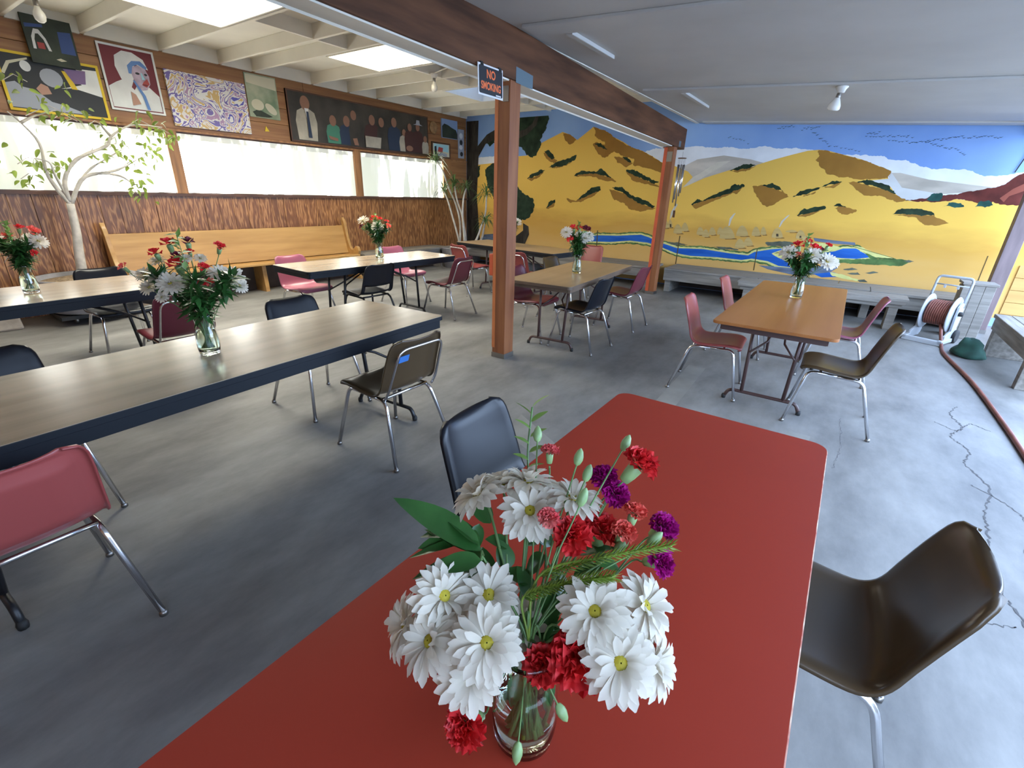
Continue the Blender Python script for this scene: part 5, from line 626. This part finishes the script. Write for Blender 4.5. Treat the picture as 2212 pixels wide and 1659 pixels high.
MB().tube([(-.14, 0, .36), (.14, 0, .36)], .06, 16).build('drum', M['plastic'], hr, True)
hp = []
for lay, rr in ((0, .085), (1, .107), (2, .13), (3, .15)):
    for i in range(12*10):
        a = 2*PI*i/12; u = (i/120 if lay % 2 == 0 else 1-i/120); hp.append((-.12+.24*u, rr*math.cos(a), .36+rr*math.sin(a)))
MB().tube(hp, .0125, 6).build('hose_coil', M['hose'], hr, True)
MB().lathe([(.03, 0), (.035, .03), (.02, .05)], 12, (.215, -.02, .36)).build('crank_hub', M['rubber'], hr, True)
ho = snap([(1.13, 7.42, .22), (1.17, 7.2, .02), (1.16, 6.76, .017), (1.25, 5.8, .017), (1.285, 4.73, .017), (1.29, 4.07, .017), (1.30, 3.3, .017), (1.4, 2.4, .017), (1.6, 1.5, .017), (2.1, .9, .017), (2.9, .8, .017)], 8)
tag(MB().tube(ho, .017, 10).build('garden_hose', M['hose'], None, True), 'rust-red garden hose running over the concrete from the reel towards the lower right', 'hose')
bg = MB(); prof = [(.0, .0), (.13, .0), (.16, .02), (.15, .06), (.11, .10), (.10, .14), (.06, .18), (.03, .19), (.0, .18)]
bg.lathe(prof, 22, cap0=False, cap1=False)
bg.v = [(x*(1+.3*mnoise.noise(Vector((x*9, y*9, z*9))))+z*-.25, y*(1.3+.4*mnoise.noise(Vector((x*7+4, y*7, z*7)))), max(0, z*(1+.25*mnoise.noise(Vector((x*12, y*12, 5)))))) for x, y, z in bg.v]
tag(bg.build('cloth_bag', M['darkgreen'], None, True, (1.40, 6.98, 0)), 'crumpled dark green cloth bag on the floor beside the hose', 'bag')
# ------------------------------------------------------------------ plants
def leaf_mesh(name, L, w, m, fold=.25, droop=.15, n=6):
    V = []; F = []
    for i in range(n+1):
        t = i/n; ww = w*math.sin(PI*min(1, t**.75))**.8 if 0 < t < 1 else 0; z = -droop*L*t*t
        V += [(L*t, -ww, z+fold*ww), (L*t, 0, z), (L*t, ww, z+fold*ww)]
    for i in range(n): F += [(3*i, 3*i+3, 3*i+4, 3*i+1), (3*i+1, 3*i+4, 3*i+5, 3*i+2)]
    me = bpy.data.meshes.new(name); me.from_pydata(V, [], F); me.materials.append(m); me.polygons.foreach_set('use_smooth', [True]*len(F)); return me
def aim(d, roll=0):  # rotation taking +X to d
    d = Vector(d).normalized(); q = d.to_track_quat('X', 'Z'); return (q.to_matrix() @ Matrix.Rotation(roll, 3, 'X')).to_euler()
fic = thing('potted_ficus', 'bare-stemmed ficus tree with a pale trunk in a round grey tub against the left wall', 'tree', (-7.25, 1.62, 0))
O = Vector((-7.25, 1.62, 0)); loc = lambda p: tuple(Vector(p)-O)
MB().lathe([(.36, .12), (.40, .14), (.46, .44), (.48, .5), (.44, .5), (.42, .45), (.02, .44)], 32, cap1=True).build('tub', M['stucco'], fic, True)  .location = (.07, .02, 0)
so = MB().lathe([(.415, .455), (.25, .485), (.08, .50), (.001, .505)], 24, cap0=False, cap1=False).build('mulch', M['soil'], fic, True); so.location = (.07, .02, 0)
dl = MB().box(-.36, .36, -.36, .36, .075, .115).build('dolly', M['rubber'], fic)
for a in (45, 135, 225, 315):
    w = MB().lathe([(.02, -.015), (.036, -.014), (.036, .014), (.02, .015)], 12).build('castor', M['steel'], dl, True); w.rotation_euler = (PI/2, 0, 0); w.location = (.3*math.cos(R(a)), .3*math.sin(R(a)), .037)
tp = snap([loc((TRUNK[0][0]+.02, TRUNK[0][1], .45))]+[loc(p) for p in TRUNK], 4)
MB().tube(tp, [.055-.02*i/(len(tp)-1) for i in range(len(tp))], 10).build('trunk', M['bark'], fic, True)
for b in BRANCH:
    P = snap([loc(p) for p in b], 4); n = len(P); r0 = .024 if len(b) > 4 else .015
    MB().tube(P, [r0*(1-.78*i/(n-1)) for i in range(n)], 7).build('branch', M['bark'], fic, True)
lm = [leaf_mesh('leaf', .085, .021, M['ficus'], .3, .2), leaf_mesh('leaf', .07, .018, M['ficus'], .4, .4)]
rl = random.Random(5)
for x, yy, z, sp_, n in LEAFC:
    for i in range(int(n*1.35)):
        p = Vector((max(-7.45, x+rl.gauss(0, .1)), yy+rl.gauss(0, sp_*.45), z+rl.gauss(0, sp_*.4)))
        o = link('leaf', lm[i % 2], fic, loc(p)); o.rotation_euler = aim((rl.uniform(-1, 1), rl.uniform(-1, 1), rl.uniform(-1.3, .2)), rl.uniform(-1, 1)); s_ = rl.uniform(.8, 1.35); o.scale = (s_, s_, s_)
    MB().tube([loc((x, yy-sp_*.6, z-sp_*.3)), loc((x, yy, z+.02)), loc((x, yy+sp_*.6, z-sp_*.2))], .004, 5).build('twig', M['bark'], fic)
dra = thing('potted_dracaena', 'tall dracaena with spiky leaf crowns on bare pale canes in the far left corner', 'plant', (-7.0, 7.85, 0))
O = Vector((-7.0, 7.85, 0))
MB().lathe([(.22, 0), (.30, .4), (.32, .42), (.28, .42), (.02, .38)], 24).build('pot', M['stucco'], dra, True)
MB().lathe([(.285, .385), (.1, .40), (.001, .405)], 18, cap0=False, cap1=False).build('soil', M['soil'], dra, True)
for j, b in enumerate(DRAC):
    pts = [Vector((max(-7.5, p[0]), p[1]+.1*math.sin(j*2+k), p[2])) for k, p in enumerate(b)]; pts = [Vector((O.x+(pts[0].x-O.x)*.5, O.y, .38))]+pts
    P = snap([loc(p) for p in pts], 4); MB().tube(P, [.024-.009*i/(len(P)-1) for i in range(len(P))], 7).build('cane', M['bark'], dra, True)
    c = MB(); top = Vector(P[-1])
    for i in range(46):
        a = rl.uniform(0, 2*PI); el = rl.uniform(-.5, 1.2); L = rl.uniform(.24, .42); d = Vector((math.cos(a)*math.cos(el), math.sin(a)*math.cos(el), math.sin(el))); sd = d.cross(Vector((0, 0, 1))).normalized()*.009
        b0 = top+Vector((0, 0, rl.uniform(-.06, .04))); m1 = b0+d*L*.5+Vector((0, 0, .02)); e = b0+d*L-Vector((0, 0, L*.35))
        for q in (m1, e):
            if q.x < -.66: q.x = -.66
        c.add([b0-sd*.6, b0+sd*.6, m1+sd, m1-sd, e], [(0, 1, 2, 3), (3, 2, 4)])
    c.build('leaf_crown', M['spike'], dra, True)['kind'] = 'stuff'
# ------------------------------------------------------------------ vases and flowers
VP = [(.043, 0), (.046, .006), (.049, .03), (.050, .06), (.046, .10), (.039, .135), (.038, .155), (.043, .185), (.049, .20)]
IN = [(.046, .199), (.040, .183), (.035, .155), (.036, .135), (.043, .10), (.047, .06), (.046, .03), (.043, .014), (.001, .012)]
PV = None
def vase(x, yy, label):
    t = thing('glass_vase', label, 'vase', (x, yy, .741), 0, 'glass flower vases')
    for ch in ((MB().lathe(VP+IN, 32, cap0=True, cap1=False), 'glass_body', M['glass']), (MB().lathe([(.001, .0125), (.0425, .0145), (.0455, .03), (.0465, .06), (.0425, .10), (.038, .122), (.001, .122)], 28, cap0=False, cap1=False), 'water', M['water'])): ch[0].build(ch[1], ch[2], t, True)
    return t
def petal_me(name, L, w, m, cup=.25, curl=.12, n=6):
    V = []; F = []
    for i in range(n+1):
        t = i/n; ww = w*(.30+.70*math.sin(PI*.5*min(1, t*1.5)))*(1 if t < .72 else math.sqrt(max(0.02, 1-((t-.72)/.28)**2)))
        z = cup*L*t*(1-t)*.8-curl*L*t*t*.5
        for v in (-1, 0, 1): V.append((L*t, ww*v, z+abs(v)*ww*.35))
    for i in range(n):
        for j in (0, 1): F.append((3*i+j, 3*i+3+j, 3*i+4+j, 3*i+1+j))
    me = bpy.data.meshes.new(name); me.from_pydata(V, [], F); me.materials.append(m); me.polygons.foreach_set('use_smooth', [True]*len(F)); return me
PET = [petal_me('petal', .043, .0068, M['petal'], .3, .10), petal_me('petal', .041, .0062, M['petal'], .45, .2), petal_me('petal', .030, .0056, M['petal'], .7, -.1)]
def stem_to(root, head, nrm, vs, rad, bottom=.03):
    h = Vector(head); v = Vector((vs[0], vs[1], .741)); n = Vector(nrm)
    jx, jy = rnd.uniform(-.018, .018), rnd.uniform(-.018, .018)
    rim = v+Vector((jx*1.2+max(-.018, min(.018, (h.x-v.x)*.15)), jy*1.2+max(-.018, min(.018, (h.y-v.y)*.15)), .17)); bot = v+Vector((-jx, -jy, bottom))
    if h.z < rim.z+.02: rim = v+Vector(((h.x-v.x)*.3, (h.y-v.y)*.3, .215)); mid = (h+rim)/2+Vector((0, 0, .03))
    else: mid = h.lerp(rim, .4)-Vector((n.x, n.y, 0))*.012
    P = snap([h-n*.006, h-n*.03 if (h-rim).length > .1 else h-n*.012, mid, rim, bot], 5)
    return MB().tube([p-h for p in P], rad, 6).build('stem', M['stem'], root, True)
def bloom_rot(n): return Vector(n).normalized().to_track_quat('Z', 'Y').to_matrix()
def daisy(head, n, vs, label, sc=1, group=None, fine=True, r=.04, name='white_daisy'):
    root = thing(name, label, 'flower', head, 0, group)
    stem_to(root, head, Vector(n).normalized(), vs, .0022)
    rot = bloom_rot(n); rf = random.Random(int(abs(head[0]*9e3+head[2]*7e3)))
    if fine:
        e = rot.to_euler()
        d = MB().lathe([(.001, .007), (.006, .0065), (.0095, .004), (.0105, 0), (.006, -.006), (.002, -.012)], 16, cap0=False).build('flower_eye', M['disc'], root, True); d.rotation_euler = e; d.scale = (sc,)*3
        for lay, (cnt, tilt, r0) in enumerate(((21, 5, .007), (19, -13, .0065), (14, -38, .0075))):
            for i in range(cnt):
                if lay == 2 and rf.random() < .25: continue
                a = 2*PI*(i+.5*lay)/cnt+rf.uniform(-.07, .07); p = link('petal', PET[lay], d)
                p.location = (r0*math.cos(a), r0*math.sin(a), .001+.0012*lay); p.rotation_euler = (Matrix.Rotation(a, 3, 'Z') @ Matrix.Rotation(R(tilt+rf.uniform(-9, 9)), 3, 'Y') @ Matrix.Rotation(rf.uniform(-.3, .3), 3, 'X')).to_euler(); s_ = rf.uniform(.88, 1.1); p.scale = (s_, s_, s_)
    else:
        b = MB()
        for lay, (cnt, tilt, L) in enumerate(((18, 5, 1), (16, -20, .92), (12, -45, .72), (7, -65, .5))):
            for i in range(cnt):
                a = 2*PI*(i+.4*lay)/cnt+rf.uniform(-.1, .1); mt = rot @ Matrix.Rotation(a, 3, 'Z') @ Matrix.Rotation(R(tilt+rf.uniform(-9, 9)), 3, 'Y'); l = r*L
                b.add([mt @ Vector(q) for q in ((l*.12, 0, 0), (l*.6, -l*.14, .05*l), (l*.92, -l*.09, .02*l), (l, 0, 0), (l*.92, l*.09, .02*l), (l*.6, l*.14, .05*l))], [(0, 1, 2, 3, 4, 5)])
        b.build('petals', M['petal'], root)
        d = MB().lathe([(.001, r*.2), (r*.16, r*.14), (r*.2, r*.03), (r*.1, -r*.2)], 10, cap0=False).build('flower_eye', M['disc'], root, True); d.rotation_euler = rot.to_euler()
    return root
COLN = dict(red='red carnation', coral='coral carnation', pink='pink-edged carnation', magenta='magenta carnation', burgundy='burgundy carnation')
def carnation(kind, head, n, vs, label, r=.026, fine=True, group=None, stretch=1):
    root = thing('carnation', label, 'flower', head, 0, group); n = Vector(n).normalized()
    stem_to(root, Vector(head)-n*r*1.1, n, vs, .0016 if fine else .002)
    root.children[-1].location = tuple(-n*r*1.1)
    rot = bloom_rot(n); rf = random.Random(int(abs(head[0]*7e3+head[2]*5e3))); b = MB()
    np_ = 24 if fine else 9; na = 9 if fine else 5
    for k in range(np_):
        el = PI*.5*(1-(k/np_)**.75)+rf.uniform(-.12, .12); az = k*2.399; L = r*(1.0 if k > np_*.4 else .85)*rf.uniform(.92, 1.1)
        mt = rot @ Matrix.Rotation(az, 3, 'Z') @ Matrix.Rotation(-el, 3, 'Y'); V = []; F = []; nr = 4 if fine else 2
        for i in range(nr+1):
            t = .12+.88*i/nr
            for j in range(na):
                u = j/(na-1)*2-1; a = u*.62*t; ruf = (math.sin(j*2.6+k)*.10+rf.uniform(-.05, .05))*L*t*t*1.5; ll = L*t*(1+.08*math.sin(j*3.1+k*2) if i == nr else 1)
                V.append(mt @ Vector((ll*math.cos(a), ll*math.sin(a), ruf+.18*L*t*t*abs(u))))
        for i in range(nr):
            for j in range(na-1): F.append((i*na+j, i*na+j+1, (i+1)*na+j+1, (i+1)*na+j))
        b.add(V, F)
    b.build('ruffled_petals', M[kind], root, fine)
    c = MB().lathe([(.001, -r*1.25), (r*.28, -r*1.15), (r*.36, -r*.7), (r*.4, -r*.2), (r*.3, -r*.05)], 10 if fine else 6, cap0=False, cap1=False).build('calyx', M['calyx'], root, True); c.rotation_euler = rot.to_euler()
    return root
def sprig(pts, leafs, label, m, ml, name='leafy_sprig', joined=True, group=None, rad=.0018):
    o = Vector(pts[-1]); root = thing(name, label, 'foliage', tuple(o), 0, group)
    MB().tube([Vector(p)-o for p in snap(pts, 6)], rad, 6).build('stem', M['stem'], root, True)
    if joined:
        b = MB()
        for a, d, w in leafs:
            a = Vector(a)-o; d = Vector(d)-o; ax = d-a; sd = ax.cross(Vector((.2, .1, 1))).normalized()*w; up = sd.cross(ax).normalized()*w*.4
            b.add([a, a+ax*.4+sd+up, d, a+ax*.4-sd+up, a+ax*.5], [(0, 1, 4), (1, 2, 4), (2, 3, 4), (3, 0, 4)])
        b.build('leaves', m, root, True)
    else:
        for a, d, w in leafs:
            a = Vector(a); d = Vector(d); L = (d-a).length
            k = link('leaf', leaf_mesh('leaf', L, w, m, .3, .12, 8), root, tuple(a-o)); k.rotation_euler = aim(d-a, rnd.uniform(-.4, .4))
    return root
CAM = Vector((0, 0, 1.52))
ORD = ['leftmost', 'second from left', 'third from left', 'fourth from left', 'fifth from left', 'sixth from left', 'seventh from left', 'eighth from left', 'ninth from left', 'tenth from left', 'eleventh from left', 'twelfth from left', 'thirteenth from left', 'fourteenth from left', 'fifteenth from left', 'sixteenth from left', 'seventeenth from left', 'eighteenth from left']
ya = R(34.4)
def ordlabel(items, kindname, where):
    # order along the image's horizontal direction
    idx = sorted(range(len(items)), key=lambda i: (lambda v: (v.x*math.cos(ya)+v.y*math.sin(ya))/(v.y*math.cos(ya)-v.x*math.sin(ya)))(Vector(items[i])-CAM)); out = [None]*len(items)
    for k, i in enumerate(idx):
        o = '' if len(items) == 1 else ('rightmost ' if k == len(items)-1 and k > 0 else ORD[k]+' ')
        out[i] = (o+kindname+' '+where) if 'from' not in o else '%s in the vase, %s, of the %ss' % (kindname, o.strip(), kindname)+' '+where.replace('in the vase ', '')
        if 'from' in o: out[i] = '%s%s %s' % (o.replace(' from left ', '-from-left '), kindname, where)
    return out
# the big bouquet on the red table
V0 = (-.235, .406)
vase(V0[0], V0[1], 'clear glass vase under the big bouquet on the red foreground table')
def fgn(p, a, b, c):
    p = Vector(p); f = (CAM-p).normalized(); rt = Vector((math.cos(ya), math.sin(ya), 0)); up = (rt.cross(-f)).normalized()
    return (rt*a+up*b*.9+f*c).normalized()
by = {}
for it in FG: by.setdefault(it[0], []).append(it)
for kind, its in by.items():
    nm = 'white daisy' if kind == 'daisy' else COLN[kind]
    labs = ordlabel([i[1] for i in its], nm, 'in the big bouquet on the red table')
    for it, lb in zip(its, labs):
        n = fgn(it[1], *it[2:])
        if kind == 'daisy': daisy(it[1], n, V0, lb, 1.0, 'daisies in the big bouquet')
        else: carnation(kind, it[1], n, V0, lb, {'red': .029, 'coral': .019, 'pink': .016, 'magenta': .023}[kind]*(1.4 if abs(it[1][0]+.161) < .002 else 1.1 if it[1][2] < .85 else 1), True, 'carnations in the big bouquet')
labs = ordlabel([b[0] for b in BUD], 'green carnation bud', 'in the big bouquet on the red table')
for (p, s), lb in zip(BUD, labs):
    root = thing('carnation_bud', lb, 'flower bud', p, 0, 'buds in the big bouquet'); v = Vector((V0[0], V0[1], .93)); n = (Vector(p)-v).normalized()
    if s < 0: n = Vector((n.x, n.y, -.7)).normalized()
    h = Vector(p)
    MB().tube([q-h for q in snap([h-n*.008, h-n*.04+Vector((0, 0, .008)), h.lerp(v+Vector((0, 0, .03)), .6)+Vector((0, 0, .015)), v, Vector((V0[0]+rnd.uniform(-.015, .015), V0[1]+rnd.uniform(-.015, .015), .775))], 5)], .0013, 6).build('stem', M['stem'], root, True)
    MB().lathe([(.001, -.012), (.005, -.009), (.0075, -.002), (.0075, .004), (.005, .012), (.001, .017)], 10, cap0=False, cap1=False).build('calyx', M['calyx'], root, True).rotation_euler = bloom_rot(n).to_euler()
LV = LFG
P_ = lambda i: LV[i][0]
vt = (V0[0], V0[1], .93); vb = (V0[0], V0[1], .76)
sprig([vb, vt, P_(4), P_(3), P_(0), P_(6)], LV[0:7]+LV[22:24]+LV[28:30], 'glossy dark green leafy branch at the left of the big bouquet', M['leaf'], None, joined=False)
A_, B_ = Vector(P_(9)), Vector(LV[11][1]); tw = []
for k in range(9):
    p_ = A_.lerp(B_, k/8.0); s_ = (-1)**k; tw.append((tuple(p_), tuple(p_+Vector((s_*.026*math.cos(ya), s_*.026*math.sin(ya), .012+.002*k))), .0065))
sprig([vb, vt, P_(14), tuple(A_), tuple(B_)], tw, 'light green leafy stem rising above the big bouquet', M['leaflight'], None, joined=False)
sprig([vb, vt, LV[15][0], LV[14][0]], [LV[7], LV[8], LV[14], LV[15], LV[16], LV[20], LV[21]]+LV[24:28]+LV[30:37], 'dark green leaves in the middle of the big bouquet', M['leaf'], None, joined=False)
sprig([vb, (V0[0], V0[1], .90), LV[17][0]], LV[17:20], 'green leaves hanging over the front of the foreground vase', M['leaf'], None, joined=False)
for i, (a, b) in enumerate(SPR):
    A, Bv = Vector(a), Vector(b); root = thing('spiky_sprig', ['long yellow-green spiky sprig pointing right in the big bouquet', 'short yellow-green spiky sprig in the middle of the big bouquet'][i], 'foliage', b)
    P = snap([Vector(vb)-Bv, Vector(vt)-Bv, A-Bv, (A+Bv)/2-Bv+Vector((0, 0, .008)), Vector((0, 0, 0))], 8); MB().tube(P, .002, 6).build('stem', M['fern'], root, True)
    nd = MB()
    for k in range(260):
        t = k/260; p = A.lerp(Bv, t)-Bv+Vector((0, 0, .03*t*(1-t))); ax = (Bv-A).normalized(); s1 = ax.orthogonal().normalized(); s2 = ax.cross(s1); ang = k*2.4
        d = (s1*math.cos(ang)+s2*math.sin(ang))*.009+ax*.008; sd = d.cross(ax).normalized()*.0011; nd.add([p-sd, p+sd, p+d*.7+sd*.5, p+d*1.15+ax*.004], [(0, 1, 2), (0, 2, 3)])
    nd.build('needles', M['fern'], root, True)['kind'] = 'stuff'
# the six smaller bouquets
VS = dict(long=(-2.49, .953, 'long walnut table'), left=(-4.87, .78, 'ficus-side table'), far=(-4.70, 3.89, 'table by the pew'), corner=(-4.42, 6.33, 'far corner table'), brown=(-2.375, 4.65, 'tan table'), orange=(-.28, 4.84, 'orange-brown table'))
for key, (vx, vy, tn) in VS.items():
    vase(vx, vy, 'clear glass vase of flowers on the %s' % tn); vs = (vx, vy); top = Vector((vx, vy, .95))
    kinds = {}
    for k, p, r in BOUQ[key]: kinds.setdefault(k, []).append((p, r))
    for k, its in kinds.items():
        nm = 'white chrysanthemum' if k == 'white' else COLN[k]
        labs = ordlabel([i[0] for i in its], nm, 'in the vase on the %s' % tn)
        for (p, r), lb in zip(its, labs):
            h = Vector(p); rs = random.Random(int(abs(p[0]*1e4)+abs(p[2]*1e4))); dep = (CAM-top); dep.z = 0; dep.normalize()
            h += dep*rs.uniform(-.07, .09)
            n = ((h-top)*2.2+(CAM-h).normalized()*.6+Vector((0, 0, .25))).normalized()
            if k == 'white': daisy(tuple(h), n, vs, lb, 1, 'chrysanthemums on the '+tn, False, r*1.28, 'white_chrysanthemum')
            else: carnation(k, tuple(h), n, vs, lb, max(r*1.25, .014), False, 'carnations on the '+tn)
    mz = max(p[2] for _, p, _ in BOUQ[key]); rs = random.Random(hash(tn) % 99 if False else len(tn)*7+len(key)); 
    zs = sum(p[2] for _, p, _ in BOUQ[key])/len(BOUQ[key]); wd = max(.05, max(abs(p[0]-vx)+abs(p[1]-vy) for _, p, _ in BOUQ[key])*.5)
    side = [('left', -1), ('right', 1), ('front', 0), ('tall', .3)]
    for nmk, s in side:
        rt = Vector((math.cos(ya), math.sin(ya), 0)); f = (CAM-top); f.z = 0; f.normalize()
        tip = Vector((vx, vy, (mz+.05) if nmk == 'tall' else zs-.02))+rt*s*wd*.8*(-.6 if nmk == 'tall' else 1)+f*(wd*.6 if nmk == 'front' else 0)
        pts = [Vector((vx, vy, .77)), Vector((vx+.01*s, vy, .93)), Vector((vx, vy, .93)).lerp(tip, .55), tip]
        lv = []
        PP = snap(pts, 10)
        for k in range(int(len(PP)*.35), len(PP)):
            for q in range(6 if nmk != 'tall' else 2):
                a = PP[k]; d = Vector((rs.gauss(0, 1), rs.gauss(0, 1), rs.gauss(.2, .8))).normalized()*rs.uniform(.05, .10)*(1 if nmk != 'tall' else .6); lv.append((a, a+d, rs.uniform(.009, .018)))
        lab = {'left': 'green foliage on the left of the bouquet on the %s', 'right': 'green foliage on the right of the bouquet on the %s', 'front': 'green foliage at the front of the bouquet on the %s', 'tall': 'tall green stem in the bouquet on the %s'}[nmk] % tn
        sprig(pts, lv, lab, M['leaflight'] if nmk == 'tall' else M['leaf'], None)
